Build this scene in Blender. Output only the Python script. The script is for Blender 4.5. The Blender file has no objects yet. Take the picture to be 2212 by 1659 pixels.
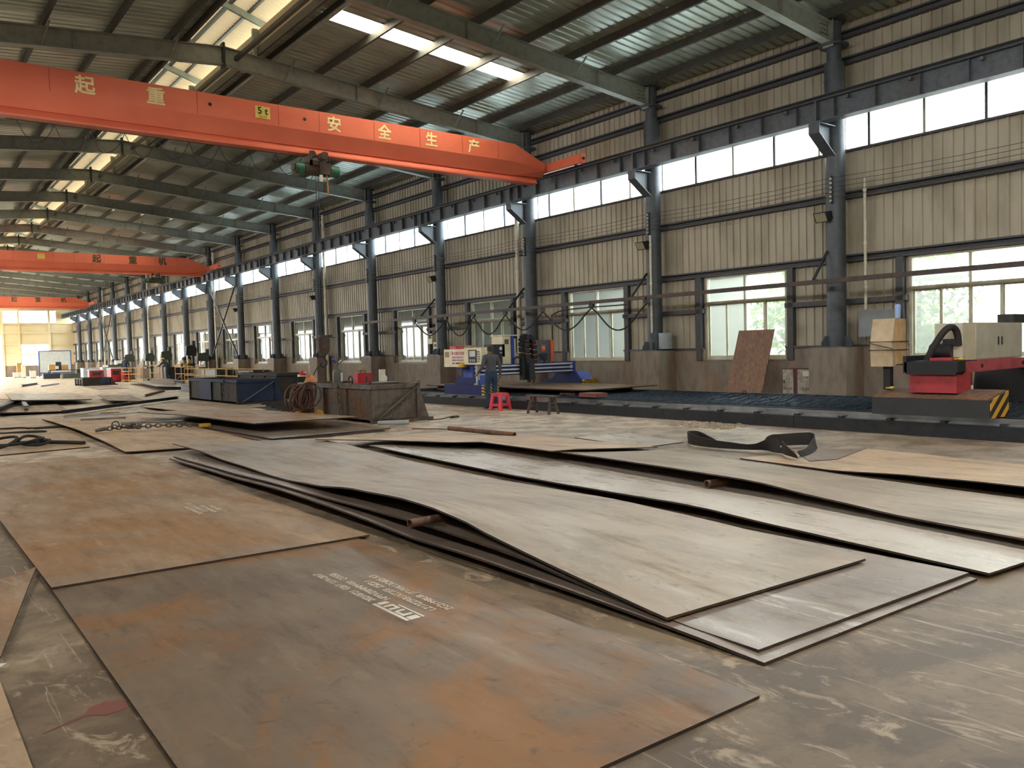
import bpy, bmesh, math, random
from mathutils import Vector, Matrix
random.seed(11)
sc = bpy.context.scene
COL = sc.collection

# ------------------------------------------------------------------ camera
def make_camera():
    yaw, pitch, roll = (math.radians(a) for a in (37.5, -2.37, -1.509))
    f = Vector((math.sin(yaw)*math.cos(pitch), math.cos(yaw)*math.cos(pitch), math.sin(pitch)))
    r = Vector((math.cos(yaw), -math.sin(yaw), 0)); u = r.cross(f)
    r2 = r*math.cos(roll) + u*math.sin(roll); u2 = -r*math.sin(roll) + u*math.cos(roll)
    cd = bpy.data.cameras.new('camera'); co = bpy.data.objects.new('camera', cd); COL.objects.link(co)
    cd.sensor_fit = 'HORIZONTAL'; cd.sensor_width = 36; cd.lens = 1782/2212*36
    cd.clip_start = .05; cd.clip_end = 600
    m = Matrix(((r2.x, u2.x, -f.x), (r2.y, u2.y, -f.y), (r2.z, u2.z, -f.z))).to_4x4()
    m.translation = (0, 0, 1.57); co.matrix_world = m
    sc.camera = co
make_camera()

# ------------------------------------------------------------------ sky, sun, exposure
w = bpy.data.worlds.new('World'); sc.world = w; w.use_nodes = True
bg = w.node_tree.nodes['Background']
bg.inputs[0].default_value = (1.0, .98, .945, 1); bg.inputs[1].default_value = 6.2
sun_d = bpy.data.lights.new('sun', 'SUN'); sun_d.energy = 8; sun_d.color = (1, .86, .66); sun_d.angle = math.radians(4)
sun = bpy.data.objects.new('sun', sun_d); COL.objects.link(sun)
sun.rotation_euler = Vector((-.06, -.62, -.78)).to_track_quat('-Z', 'Y').to_euler()
sc.view_settings.view_transform = 'Standard'; sc.view_settings.look = 'None'
sc.view_settings.gamma = 1; sc.view_settings.use_curve_mapping = False
sc.view_settings.exposure = 1.66
sc.cycles.max_bounces = 10; sc.cycles.diffuse_bounces = 6; sc.cycles.glossy_bounces = 3
sc.cycles.transparent_max_bounces = 16; sc.cycles.transmission_bounces = 6
sc.cycles.caustics_reflective = False; sc.cycles.caustics_refractive = False
sc.cycles.sample_clamp_indirect = 8

def portal(loc, rot, sx, sy):
    d = bpy.data.lights.new('daylight_portal', 'AREA'); d.shape = 'RECTANGLE'; d.size = sx; d.size_y = sy
    d.cycles.is_portal = True
    o = bpy.data.objects.new('daylight_portal', d); COL.objects.link(o); o.location = loc; o.rotation_euler = rot
PI = math.pi
portal((8.1, 108.6, 2.3), (PI/2, 0, PI), 6.0, 4.6)
portal((-3.35, 85, 2.8), (0, -PI/2, 0), 3.2, 46)
portal((18.75, 56.7, 6.6), (0, PI/2, 0), 1.2, 103.5)     # clerestory along the right wall
portal((18.75, 56.7, 2.3), (0, PI/2, 0), 2.4, 103.5)     # window row of the right wall

portal((-3.35, 51, 6.6), (0, -PI/2, 0), 1.2, 116)

# ------------------------------------------------------------------ materials
def lin(h):
    if isinstance(h, str):
        h = h.lstrip('#'); v = [int(h[i:i+2], 16)/255 for i in (0, 2, 4)]
        return tuple(c/12.92 if c <= .04045 else ((c+.055)/1.055)**2.4 for c in v)
    return h
MATS = {}
def nodes(name):
    m = bpy.data.materials.new(name); m.use_nodes = True; nt = m.node_tree
    return m, nt, nt.nodes['Principled BSDF']
def N(nt, t, **kw):
    n = nt.nodes.new(t)
    for k, v in kw.items():
        if k in n.inputs: n.inputs[k].default_value = v
        else: setattr(n, k, v)
    return n
def mapped(nt, scale=(1, 1, 1), loc=(0, 0, 0), rot=(0, 0, 0)):
    tc = nt.nodes.new('ShaderNodeTexCoord'); mp = nt.nodes.new('ShaderNodeMapping')
    mp.inputs['Scale'].default_value = scale; mp.inputs['Location'].default_value = loc; mp.inputs['Rotation'].default_value = rot
    nt.links.new(tc.outputs['Object'], mp.inputs['Vector']); return mp.outputs['Vector']
def ramp(nt, fac, stops, interp='LINEAR'):
    r = nt.nodes.new('ShaderNodeValToRGB'); r.color_ramp.interpolation = interp
    el = r.color_ramp.elements
    while len(el) < len(stops): el.new(.5)
    for e, (p, c) in zip(el, stops):
        e.position = p; c = lin(c); e.color = (*c, 1) if len(c) == 3 else c
    nt.links.new(fac, r.inputs['Fac']); return r.outputs['Color']
def noise(nt, vec, scale, detail=4, rough=.55, dist=0):
    n = N(nt, 'ShaderNodeTexNoise', Scale=scale, Detail=detail, Roughness=rough, Distortion=dist)
    nt.links.new(vec, n.inputs['Vector']); return n.outputs['Fac']
def mix(nt, fac, a, b, mode='MIX'):
    m = nt.nodes.new('ShaderNodeMix'); m.data_type = 'RGBA'; m.blend_type = mode
    for v, i in ((a, 6), (b, 7)):
        if isinstance(v, (tuple, str)): m.inputs[i].default_value = (*lin(v), 1)
        else: nt.links.new(v, m.inputs[i])
    if isinstance(fac, (int, float)): m.inputs[0].default_value = fac
    else: nt.links.new(fac, m.inputs[0])
    return m.outputs[2]
W0, W1 = (0, 0, 0), (1, 1, 1)
def bump(nt, b, h, strength, dist=.02):
    n = N(nt, 'ShaderNodeBump', Strength=strength, Distance=dist); nt.links.new(h, n.inputs['Height']); nt.links.new(n.outputs['Normal'], b.inputs['Normal'])

def mat(name, c, c2=None, rough=.6, metal=0, scale=3, stretch=(1, 1, 1), amount=1, bmp=0, spec=None):
    """painted or plain surface with a soft second tone"""
    if name in MATS: return MATS[name]
    m, nt, b = nodes(name); c = lin(c); c2 = lin(c2) if c2 else tuple(x*.72 for x in c)
    v = mapped(nt, stretch); f = noise(nt, v, scale, 6)
    col = ramp(nt, f, [(.35, c), (.35+.35/max(amount, .01), c2)])
    nt.links.new(col, b.inputs['Base Color']); b.inputs['Roughness'].default_value = rough; b.inputs['Metallic'].default_value = metal
    if spec is not None: b.inputs['Specular IOR Level'].default_value = spec
    if bmp: bump(nt, b, f, bmp)
    MATS[name] = m; return m
def rusty(name, c, rust, dark=None, rough=.65, metal=0, scale=2.2, thr=.55, stretch=(1, 1, 1)):
    """paint or steel with rust patches and dark stains"""
    if name in MATS: return MATS[name]
    m, nt, b = nodes(name); v = mapped(nt, stretch)
    a = noise(nt, v, scale, 8, .62); d = noise(nt, v, scale*4.3, 6)
    k = ramp(nt, a, [(thr-.04, W0), (thr+.1, W1)]); k2 = ramp(nt, d, [(.45, W0), (.75, W1)])
    col = mix(nt, k, c, rust); col = mix(nt, k2, col, dark or tuple(x*.5 for x in lin(c)))
    nt.links.new(col, b.inputs['Base Color']); b.inputs['Roughness'].default_value = rough; b.inputs['Metallic'].default_value = metal
    bump(nt, b, d, .15, .01)
    MATS[name] = m; return m
def maprange(nt, fac, lo, hi):
    r = nt.nodes.new('ShaderNodeMapRange'); nt.links.new(fac, r.inputs[0]); r.inputs[1].default_value = lo; r.inputs[2].default_value = hi; return r.outputs[0]
def plate_mat(name, base, dust, rust, amt=.55, seed=0, rlo=.32, rhi=.62, metal=.25, smear=0, dk=1):
    """rolled steel plate: mill scale, dust, rust patches, boot marks and smears"""
    m, nt, b = nodes(name)
    v = mapped(nt, (1, 1, 1), (seed*3.7, seed*1.9, 0)); vs = mapped(nt, (1, .22, 1), (seed, seed*5.1, 0), (0, 0, .5)); vt = mapped(nt, (6, .35, 1), (seed*2, 0, 0))
    a = noise(nt, v, .9, 9, .62, .3); s = noise(nt, vs, 5, 8, .65); t = noise(nt, vt, 2.2, 5, .6); r = noise(nt, v, .62, 11, .68, .9); q = noise(nt, v, 7, 8, .7, .6); e = noise(nt, vs, 2.3, 10, .75, .9)
    col = mix(nt, ramp(nt, a, [(.36, W0), (.62, W1)]), base, dust)
    col = mix(nt, ramp(nt, r, [(amt, W0), (amt+.1, (.9,)*3)]), col, rust)
    col = mix(nt, ramp(nt, s, [(.57, W0), (.7, (.5*dk,)*3)]), col, tuple(x*.5 for x in lin(base)))
    col = mix(nt, ramp(nt, q, [(.57, W0), (.68, (.6*dk,)*3)]), col, tuple(x*.5 for x in lin(base)))
    col = mix(nt, ramp(nt, e, [(.585, W0), (.64, (.55,)*3)]), col, tuple(min(1, x*1.3) for x in lin(dust)))
    z = noise(nt, v, 19, 6, .7, .5); col = mix(nt, ramp(nt, z, [(.58, W0), (.68, (.4,)*3)]), col, tuple(min(1, x*1.25) for x in lin(dust)))
    if smear: col = mix(nt, ramp(nt, e, [(.6, W0), (.66, (smear,)*3)]), col, '#d9dad6')
    col = mix(nt, ramp(nt, t, [(.6, W0), (.72, (.35,)*3)]), col, tuple(min(1, x*1.3) for x in lin(dust)))
    vo = N(nt, 'ShaderNodeTexVoronoi', Scale=2.6); nt.links.new(mapped(nt, (1, .55, 1), (seed, 0, 0), (0, 0, seed)), vo.inputs['Vector'])
    col = mix(nt, ramp(nt, vo.outputs['Distance'], [(.08, (.45,)*3), (.13, W0)]), col, tuple(min(1, x*1.25) for x in lin(dust)))
    nt.links.new(col, b.inputs['Base Color']); b.inputs['Metallic'].default_value = metal
    rr = nt.nodes.new('ShaderNodeMapRange'); nt.links.new(s, rr.inputs[0]); rr.inputs[1].default_value = .3; rr.inputs[2].default_value = .7
    rr.inputs[3].default_value = rlo; rr.inputs[4].default_value = rhi; nt.links.new(rr.outputs[0], b.inputs['Roughness'])
    bump(nt, b, a, .12, .02)
    MATS[name] = m; return m
def floor_mat():
    """worn concrete: oily dirt by the plates, pale dust, brightness down the aisle painted in by distance, flaked cement, drag scratches"""
    m, nt, b = nodes('floor_concrete')
    v = mapped(nt); vd = mapped(nt, (1, .5, 1), (0, 0, 0), (0, 0, -.35)); vx = mapped(nt, (9, .3, 1), (3, 0, 0), (0, 0, -.75)); vy = mapped(nt, (9, .26, 1), (9, 2, 0), (0, 0, -.25))
    a = noise(nt, v, .28, 8, .6); c = noise(nt, v, 1.7, 10, .72, .4); d = noise(nt, vd, 4.5, 10, .72, 1.2); g = noise(nt, v, 11, 6, .7); x = noise(nt, vx, 1.6, 3, .5, .3); y = noise(nt, vy, 1.9, 3, .5, .3)
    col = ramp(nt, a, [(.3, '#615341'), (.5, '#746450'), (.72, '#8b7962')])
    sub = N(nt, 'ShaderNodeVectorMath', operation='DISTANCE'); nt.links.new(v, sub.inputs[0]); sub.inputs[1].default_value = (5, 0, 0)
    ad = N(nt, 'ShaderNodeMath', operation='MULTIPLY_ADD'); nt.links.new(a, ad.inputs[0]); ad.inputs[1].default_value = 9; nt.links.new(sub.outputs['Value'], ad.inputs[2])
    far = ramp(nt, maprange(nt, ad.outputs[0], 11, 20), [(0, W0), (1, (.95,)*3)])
    col = mix(nt, far, col, '#d6c3ab')  # distance blend puts the aisle's brighter light into the base colour
    col = mix(nt, ramp(nt, c, [(.44, (.62,)*3), (.56, W0)]), col, '#463a2f')
    col = mix(nt, ramp(nt, d, [(.55, W0), (.63, (.75,)*3)]), col, '#a8967f')
    col = mix(nt, ramp(nt, g, [(.56, W0), (.72, (.5,)*3)]), col, '#3b332d')
    col = mix(nt, ramp(nt, x, [(.655, W0), (.672, (.7,)*3), (.69, W0)]), col, '#bcab95')
    col = mix(nt, ramp(nt, y, [(.66, W0), (.675, (.6,)*3), (.69, W0)]), col, '#bcab95')
    nt.links.new(col, b.inputs['Base Color']); b.inputs['Roughness'].default_value = .46
    bump(nt, b, c, .1, .02)
    MATS['floor'] = m; return m
def stripes(name, c1, c2, scale, axis_rot):
    m, nt, b = nodes(name); v = mapped(nt, (1, 1, 1), (0, 0, 0), axis_rot)
    wv = N(nt, 'ShaderNodeTexWave', Scale=scale, Distortion=0); wv.wave_type = 'BANDS'; wv.bands_direction = 'X'
    nt.links.new(v, wv.inputs['Vector'])
    nt.links.new(ramp(nt, wv.outputs['Fac'], [(0, c1), (.5, c2)], 'CONSTANT'), b.inputs['Base Color']); b.inputs['Roughness'].default_value = .5
    MATS[name] = m; return m
def glass_mat(name, tint, clear=.8, haze=(.75, .82, .8)):
    """thin pane: see-through, a little dusty, mirrors at grazing angles"""
    m, nt, b = nodes(name); nt.nodes.remove(b); out = nt.nodes['Material Output']
    t = N(nt, 'ShaderNodeBsdfTransparent', Color=(*tint, 1)); g = N(nt, 'ShaderNodeBsdfGlossy', Roughness=.05, Color=(.9, .95, 1, 1))
    l = N(nt, 'ShaderNodeBsdfTranslucent', Color=(*haze, 1)); df = N(nt, 'ShaderNodeBsdfDiffuse', Color=(*haze, 1))
    h = nt.nodes.new('ShaderNodeMixShader'); h.inputs[0].default_value = .35; nt.links.new(l.outputs[0], h.inputs[1]); nt.links.new(df.outputs[0], h.inputs[2])
    x = nt.nodes.new('ShaderNodeMixShader'); nz = noise(nt, mapped(nt), 1.4, 4)
    mr = nt.nodes.new('ShaderNodeMapRange'); nt.links.new(nz, mr.inputs[0]); mr.inputs[3].default_value = max(0, 1-clear-.05); mr.inputs[4].default_value = 1-clear+.05
    nt.links.new(mr.outputs[0], x.inputs[0]); nt.links.new(t.outputs[0], x.inputs[1]); nt.links.new(h.outputs[0], x.inputs[2])
    lw = N(nt, 'ShaderNodeLayerWeight', Blend=.5); pw = N(nt, 'ShaderNodeMath', operation='POWER'); nt.links.new(lw.outputs['Facing'], pw.inputs[0]); pw.inputs[1].default_value = 5
    fr = N(nt, 'ShaderNodeMath', operation='MULTIPLY_ADD'); nt.links.new(pw.outputs[0], fr.inputs[0]); fr.inputs[1].default_value = .7; fr.inputs[2].default_value = .03; y = nt.nodes.new('ShaderNodeMixShader')
    nt.links.new(fr.outputs[0], y.inputs[0]); nt.links.new(x.outputs[0], y.inputs[1]); nt.links.new(g.outputs[0], y.inputs[2])
    nt.links.new(y.outputs[0], out.inputs['Surface']); MATS[name] = m; return m
def translucent_mat(name, c, trans=.75):
    m, nt, b = nodes(name); nt.nodes.remove(b); out = nt.nodes['Material Output']
    l = N(nt, 'ShaderNodeBsdfTranslucent', Color=(*c, 1)); d = N(nt, 'ShaderNodeBsdfDiffuse', Color=(*c, 1)); x = nt.nodes.new('ShaderNodeMixShader')
    x.inputs[0].default_value = 1-trans; nt.links.new(l.outputs[0], x.inputs[1]); nt.links.new(d.outputs[0], x.inputs[2]); nt.links.new(x.outputs[0], out.inputs['Surface'])
    MATS[name] = m; return m

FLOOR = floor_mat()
WALL = rusty('wall_cladding', '#aea794', '#9a8f76', '#918a78', .5, .0, .5, .55, (1, 1, .25))
ROOF = rusty('roof_sheet', '#b3bdb0', '#a3aa9c', '#99a094', .3, .45, .45, .58, (.4, 1, 1))
CONC = rusty('concrete_base', '#8b8073', '#846b55', '#6f665c', .85, 0, 1.1, .52, (1, 1, .35))
STEEL = rusty('column_paint', '#4d545a', '#444a50', '#3f464c', .48, .1, 1.5, .6)
BEAM = rusty('rafter_paint', '#91968e', '#84897e', '#7a7f75', .5, .1, 1.2, .6)
PURL = rusty('purlin_paint', '#4b4c48', '#524539', '#3c3d3a', .55, .1, 1.6, .55)
GIRT = rusty('girt_paint', '#4b4f54', '#514a48', '#3c4045', .6, .1, 2.2, .5)
RUNWAY = rusty('runway_paint', '#5b6168', '#575455', '#474c52', .5, .15, 1.8, .56)
ALU = mat('window_frame', '#c9c6b4', '#a59f86', .45, 0, 2.5)
GLASS = glass_mat('window_glass', (.66, .72, .72), .8, (.55, .6, .58))
FROST = glass_mat('clerestory_glass', (.9, .96, 1.0), .7, (.8, .86, .86))
SKYL = translucent_mat('skylight_sheet', (.95, .9, .76), .85)
MONI = translucent_mat('monitor_sheet', (.48, .4, .27), .04)
PVC = mat('pvc_pipe', '#d9d5c4', '#b8b09a', .45)
RED = mat('crane_red', '#e07658', '#cc6248', .45, 0, .7, (1, 1, 1.6), .8)
CREAM = mat('cream_paint', '#e6ddbd', '#cfc49c', .5)
BLACK = mat('black_steel', '#23262a', '#191b1e', .5, .2)
DARK = rusty('dark_steel', '#2f3236', '#3b2f28', '#212327', .55, .2)
RUBBER = mat('black_rubber', '#1d1c1c', '#262423', .75)
CHAIN = mat('chain_steel', '#6b6257', '#4b4239', .45, .6)
RUST = rusty('rusty_steel', '#6a5344', '#7d5536', '#43362d', .75, .1, 2.5, .5)
YEL = mat('yellow_paint', '#d6a92c', '#a98127', .5)
WHITE = mat('white_paint', '#dedcd2', '#c2bfb2', .5)
BRIGHT = mat('bright_steel', '#c9cacc', '#9c9da0', .28, .9)

# ------------------------------------------------------------------ mesh helpers
class MB:
    def __init__(s): s.v = []; s.f = []
    def add(s, vs, fs):
        o = len(s.v); s.v += [tuple(p) for p in vs]; s.f += [tuple(i+o for i in f) for f in fs]; return s
    def box(s, x0, x1, y0, y1, z0, z1):
        return s.add([(x0, y0, z0), (x1, y0, z0), (x1, y1, z0), (x0, y1, z0), (x0, y0, z1), (x1, y0, z1), (x1, y1, z1), (x0, y1, z1)],
                     [(0, 3, 2, 1), (4, 5, 6, 7), (0, 1, 5, 4), (1, 2, 6, 5), (2, 3, 7, 6), (3, 0, 4, 7)])
    def bar(s, p, q, w, h, up=(0, 0, 1)):
        p = Vector(p); q = Vector(q); d = (q-p).normalized(); u = Vector(up)
        if abs(d.dot(u)) > .98: u = Vector((1, 0, 0))
        a = d.cross(u).normalized()*w/2; b = d.cross(a).normalized()*h/2
        return s.add([p-a-b, p+a-b, p+a+b, p-a+b, q-a-b, q+a-b, q+a+b, q-a+b],
                     [(0, 3, 2, 1), (4, 5, 6, 7), (0, 1, 5, 4), (1, 2, 6, 5), (2, 3, 7, 6), (3, 0, 4, 7)])
    def cyl(s, p, q, r, n=12, r2=None, cap=True):
        p = Vector(p); q = Vector(q); d = (q-p).normalized(); u = Vector((0, 0, 1)) if abs(d.z) < .9 else Vector((1, 0, 0))
        a = d.cross(u).normalized(); b = d.cross(a); r2 = r if r2 is None else r2
        vs = [p+(a*math.cos(t)+b*math.sin(t))*r for t in (2*PI*i/n for i in range(n))]+[q+(a*math.cos(t)+b*math.sin(t))*r2 for t in (2*PI*i/n for i in range(n))]
        fs = [(i, (i+1) % n, n+(i+1) % n, n+i) for i in range(n)]
        if cap: fs += [tuple(range(n-1, -1, -1)), tuple(range(n, 2*n))]
        return s.add(vs, fs)
    def tube(s, pts, r, n=8, closed=False):
        P = [Vector(p) for p in pts]; k = len(P); vs = []; fs = []; a = None
        for i, p in enumerate(P):
            t = (P[(i+1) % k]-P[i-1]) if closed or 0 < i < k-1 else (P[1]-P[0] if i == 0 else P[-1]-P[-2])
            t.normalize()
            if a is None:
                u = Vector((0, 0, 1)) if abs(t.z) < .9 else Vector((1, 0, 0)); a = t.cross(u).normalized()
            a = (a-t*a.dot(t)).normalized(); b = t.cross(a)
            rr = r[i] if isinstance(r, (list, tuple)) else r
            vs += [p+(a*math.cos(2*PI*j/n)+b*math.sin(2*PI*j/n))*rr for j in range(n)]
        for i in range(k if closed else k-1):
            o = i*n; q = ((i+1) % k)*n
            fs += [(o+j, o+(j+1) % n, q+(j+1) % n, q+j) for j in range(n)]
        if not closed: fs += [tuple(range(n-1, -1, -1)), tuple(range((k-1)*n, k*n))]
        return s.add(vs, fs)
    def prism(s, poly, axis, a, b):
        """2D polygon extruded along axis: x -> (y,z), y -> (x,z), z -> (x,y)"""
        def P(u, v, t): return {'x': (t, u, v), 'y': (u, t, v), 'z': (u, v, t)}[axis]
        n = len(poly)
        return s.add([P(u, v, a) for u, v in poly]+[P(u, v, b) for u, v in poly],
                     [tuple(range(n-1, -1, -1)), tuple(range(n, 2*n))]+[(i, (i+1) % n, n+(i+1) % n, n+i) for i in range(n)])
    def lathe(s, prof, c=(0, 0, 0), n=16):
        vs = []; k = len(prof)
        for r, z in prof: vs += [(c[0]+r*math.cos(2*PI*j/n), c[1]+r*math.sin(2*PI*j/n), c[2]+z) for j in range(n)]
        fs = [(i*n+j, i*n+(j+1) % n, (i+1)*n+(j+1) % n, (i+1)*n+j) for i in range(k-1) for j in range(n)]
        return s.add(vs, fs+[tuple(range(n-1, -1, -1)), tuple(range((k-1)*n, k*n))])
    def mesh(s, name, m=None, smooth=False, fix=True):
        me = bpy.data.meshes.new(name); me.from_pydata(s.v, [], s.f); me.update()
        if fix:
            bm = bmesh.new(); bm.from_mesh(me); bmesh.ops.recalc_face_normals(bm, faces=bm.faces[:]); bm.to_mesh(me); bm.free()
        if m: me.materials.append(m)
        if smooth:
            for p in me.polygons: p.use_smooth = True
            try: me.set_sharp_from_angle(angle=math.radians(40))
            except Exception: pass
        return me
    def build(s, name, m, parent=None, loc=(0, 0, 0), rot=(0, 0, 0), smooth=False):
        return obj(name, s.mesh(name, m, smooth), parent, loc, rot)
def obj(name, me, parent=None, loc=(0, 0, 0), rot=(0, 0, 0)):
    o = bpy.data.objects.new(name, me); COL.objects.link(o); o.location = loc; o.rotation_euler = rot
    if parent: o.parent = parent
    return o
def tag(o, label, cat=None, group=None, kind=None):
    o['label'] = label
    if cat: o['category'] = cat
    if group: o['group'] = group
    if kind: o['kind'] = kind
    return o
def thing(name, label, cat, loc=(0, 0, 0), rz=0, group=None, kind=None):
    o = bpy.data.objects.new(name, None); COL.objects.link(o); o.empty_display_size = .2
    o.location = loc; o.rotation_euler = (0, 0, rz); return tag(o, label, cat, group, kind)
def copy_tree(o, parent=None):
    c = o.copy(); COL.objects.link(c); c.parent = parent
    for ch in o.children: copy_tree(ch, c)
    return c
def text(name, body, size, m, parent, loc, rot, ext=.002, align='CENTER', bold=0, space=1.0):
    """painted lettering as a thin raised mesh"""
    cu = bpy.data.curves.new(name, 'FONT'); cu.body = body; cu.size = size; cu.extrude = ext; cu.align_x = align; cu.align_y = 'CENTER'
    cu.offset = bold; cu.resolution_u = 3; cu.space_line = space
    t = bpy.data.objects.new(name, cu); COL.objects.link(t)
    dg = bpy.context.evaluated_depsgraph_get(); me = bpy.data.meshes.new_from_object(t.evaluated_get(dg)); bpy.data.objects.remove(t)
    me.materials.clear(); me.materials.append(m); o = obj(name, me, parent, loc, rot); o['kind'] = 'stuff'; return o
ORD = 'nearest second third fourth fifth sixth seventh eighth ninth tenth eleventh twelfth thirteenth fourteenth fifteenth sixteenth seventeenth eighteenth nineteenth twentieth'.split()
def ordn(i): return ('first '+' '.join(ORD[1:])).split()[i]
# ------------------------------------------------------------------ the hall: floor, walls, roof, frames
BAY, Y0, KA, KB = 5.74, 10.8, -3, 16
YA, YB = Y0+KA*BAY, Y0+(KB+1)*BAY          # -6.42 .. 108.38
def yk(k): return Y0+k*BAY
RX, EZ, SL = 7.67, 9.83, .09                # ridge x, rafter top at the ridge, slope
def raft(x): return EZ-SL*abs(x-RX)
XL = 2*RX-18.0                              # left column line
WX = 18.45                                  # inner plane of the right cladding

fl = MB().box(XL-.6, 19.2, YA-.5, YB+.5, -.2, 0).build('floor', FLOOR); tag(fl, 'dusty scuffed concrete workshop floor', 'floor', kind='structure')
GR = mat('yard_concrete', '#77726a', '#69645c', .8, 0, .3)
g = MB().box(-60, 90, -60, 190, -.5, -.21).build('ground', GR); tag(g, 'pale concrete yard outside the hall', 'ground', kind='structure')

def ribbed(w, h, pitch, depth, flat=.6):
    """ribbed sheet: u along the width, ribs run along the height"""
    n = max(1, round(w/pitch)); p = w/n; prof = []
    for i in range(n):
        u = i*p; prof += [(u, 0), (u+p*flat, 0), (u+p*(flat+.07), depth), (u+p*.93, depth)]
    prof.append((w, 0)); return prof
def wall_sheet(w, h):
    prof = ribbed(w, h, .22, .035, .7); m = MB(); k = len(prof)
    m.add([(-d, u, 0) for u, d in prof]+[(-d, u, h) for u, d in prof], [(i, i+1, k+i+1, k+i) for i in range(k-1)])
    return m.mesh('cladding_sheet', WALL, fix=False)
WR = thing('wall_right', 'ribbed metal long wall on a brown concrete base with windows', 'wall', kind='structure')
ZC, ZS, ZW, ZT, ZK0, ZK1 = 1.43, 1.15, 3.46, 2.72, 6.08, 7.12
sh_top = wall_sheet(BAY/2, 2.0); sh_mid = wall_sheet(BAY/2, ZK0-ZW); sh_l = wall_sheet(1.6, ZW-ZC); sh_r = wall_sheet(BAY-4.22, ZW-ZC)
sh_half = wall_sheet(2.62, .001)
girt = MB().prism([(WX-.17, 0), (WX-.01, 0), (WX-.01, .17), (WX-.17, .17), (WX-.17, .13), (WX-.05, .13), (WX-.05, .04), (WX-.17, .04)], 'y', 0, BAY).mesh('girt', GIRT)
girt_s1 = MB().prism([(WX-.17, 0), (WX-.01, 0), (WX-.01, .12), (WX-.17, .12)], 'y', 0, 1.6).mesh('girt', GIRT)
girt_s2 = MB().prism([(WX-.17, 0), (WX-.01, 0), (WX-.01, .12), (WX-.17, .12)], 'y', 0, BAY-4.22).mesh('girt', GIRT)
jamb = MB().box(WX-.17, WX-.02, 0, .17, ZS-.02, ZW).mesh('window_post', GIRT)
base_full = MB().box(WX-.12, WX+.18, 0, 1.6, 0, ZC).mesh('concrete_plinth', CONC)
base_win = MB().box(WX-.12, WX+.18, 1.6, 4.22, 0, ZS).mesh('concrete_plinth', CONC)
base_full2 = MB().box(WX-.12, WX+.18, 4.22, BAY, 0, ZC).mesh('concrete_plinth', CONC)
cap1 = MB().box(WX-.16, WX+.0, 0, 1.6, ZC, ZC+.05).mesh('plinth_angle', GIRT); cap2 = MB().box(WX-.16, WX, 4.22, BAY, ZC, ZC+.05).mesh('plinth_angle', GIRT)
flash = MB().prism([(WX-.06, ZK0-.05), (WX+.06, ZK0-.05), (WX+.06, ZK0+.03), (WX-.12, ZK0+.0), (WX-.12, ZK0-.05)], 'y', 0, BAY).mesh('flashing', GIRT)
head = MB().box(WX-.04, WX+.06, 0, BAY, ZK1, ZK1+.12).mesh('head_rail', GIRT)
light_block = MB().box(WX+.02, WX+.05, 0, BAY, ZK0, ZK1).box(WX+.02, WX+.05, 1.6, 4.22, ZS, ZW).mesh('light_block_sheet', WALL)
for k in range(KA, KB+1):
    y = yk(k); at = lambda n, me, dy=0, z=0, x=0: obj(n, me, WR, (x, y+dy, z))
    for d in (0, BAY/2):
        at('cladding_sheet', sh_top, d, ZK1, WX); at('cladding_sheet', sh_mid, d, ZW, WX)
    at('cladding_sheet', sh_l, 0, ZC, WX); at('cladding_sheet', sh_r, 4.22, ZC, WX)
    at('concrete_plinth', base_full); at('concrete_plinth', base_win); at('concrete_plinth', base_full2)
    if k < -1: at('light_block_sheet', light_block)  # unseen sheets added to cut daylight from the bays beside the camera
    if k >= -1:
        for z in (ZW-.02, 4.92, 8.05, 8.66): at('girt', girt, 0, z)
        at('girt', girt_s1, 0, 2.45); at('girt', girt_s2, 4.22, 2.45)
        at('window_post', jamb, 1.36); at('window_post', jamb, 4.29)
        at('plinth_angle', cap1); at('plinth_angle', cap2); at('flashing', flash); at('head_rail', head)

# windows of the lower row
wn = [0]
def pane_mesh(w, h): return MB().box(-.006, .006, 0, w, 0, h).mesh('pane', GLASS)
WW, WH = 4.22-1.6, ZW-ZS
def lower_window():
    t = thing('window_1', 'x', 'window', kind='structure')
    f = MB().box(-.06, .06, 0, .07, 0, WH).box(-.06, .06, WW-.07, WW, 0, WH).box(-.06, .06, .07, WW-.07, 0, .07).box(-.06, .06, .07, WW-.07, WH-.07, WH).box(-.06, .06, .07, WW-.07, ZT-ZS-.035, ZT-ZS+.035).box(-.05, .05, WW/2-.03, WW/2+.03, ZT-ZS+.035, WH-.07)
    f.build('window_frame', ALU, t)
    MB().box(-.14, .02, -.06, WW+.06, -.06, 0).build('window_sill', ALU, t)
    pm = pane_mesh(WW/2-.1, WH-(ZT-ZS)-.1); zt = ZT-ZS+.035
    obj('pane', pm, t, (0, .07, zt)); obj('pane', pm, t, (0, WW/2+.03, zt))
    sw = (WW-.14)/4; pl = pane_mesh(sw-.08, ZT-ZS-.105-.08)
    sash = MB().box(-.02, .02, 0, .04, 0, ZT-ZS-.105).box(-.02, .02, sw-.04, sw, 0, ZT-ZS-.105).box(-.02, .02, .04, sw-.04, 0, .04).box(-.02, .02, .04, sw-.04, ZT-ZS-.145, ZT-ZS-.105).mesh('sash', ALU)
    for i in range(4):
        s = obj('sash', sash, t, (-.02 if i in (1, 2) else .02, .07+sw*i, .07)); obj('pane', pl, s, (0, .04, .04))
    return t
LW = lower_window()
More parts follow.
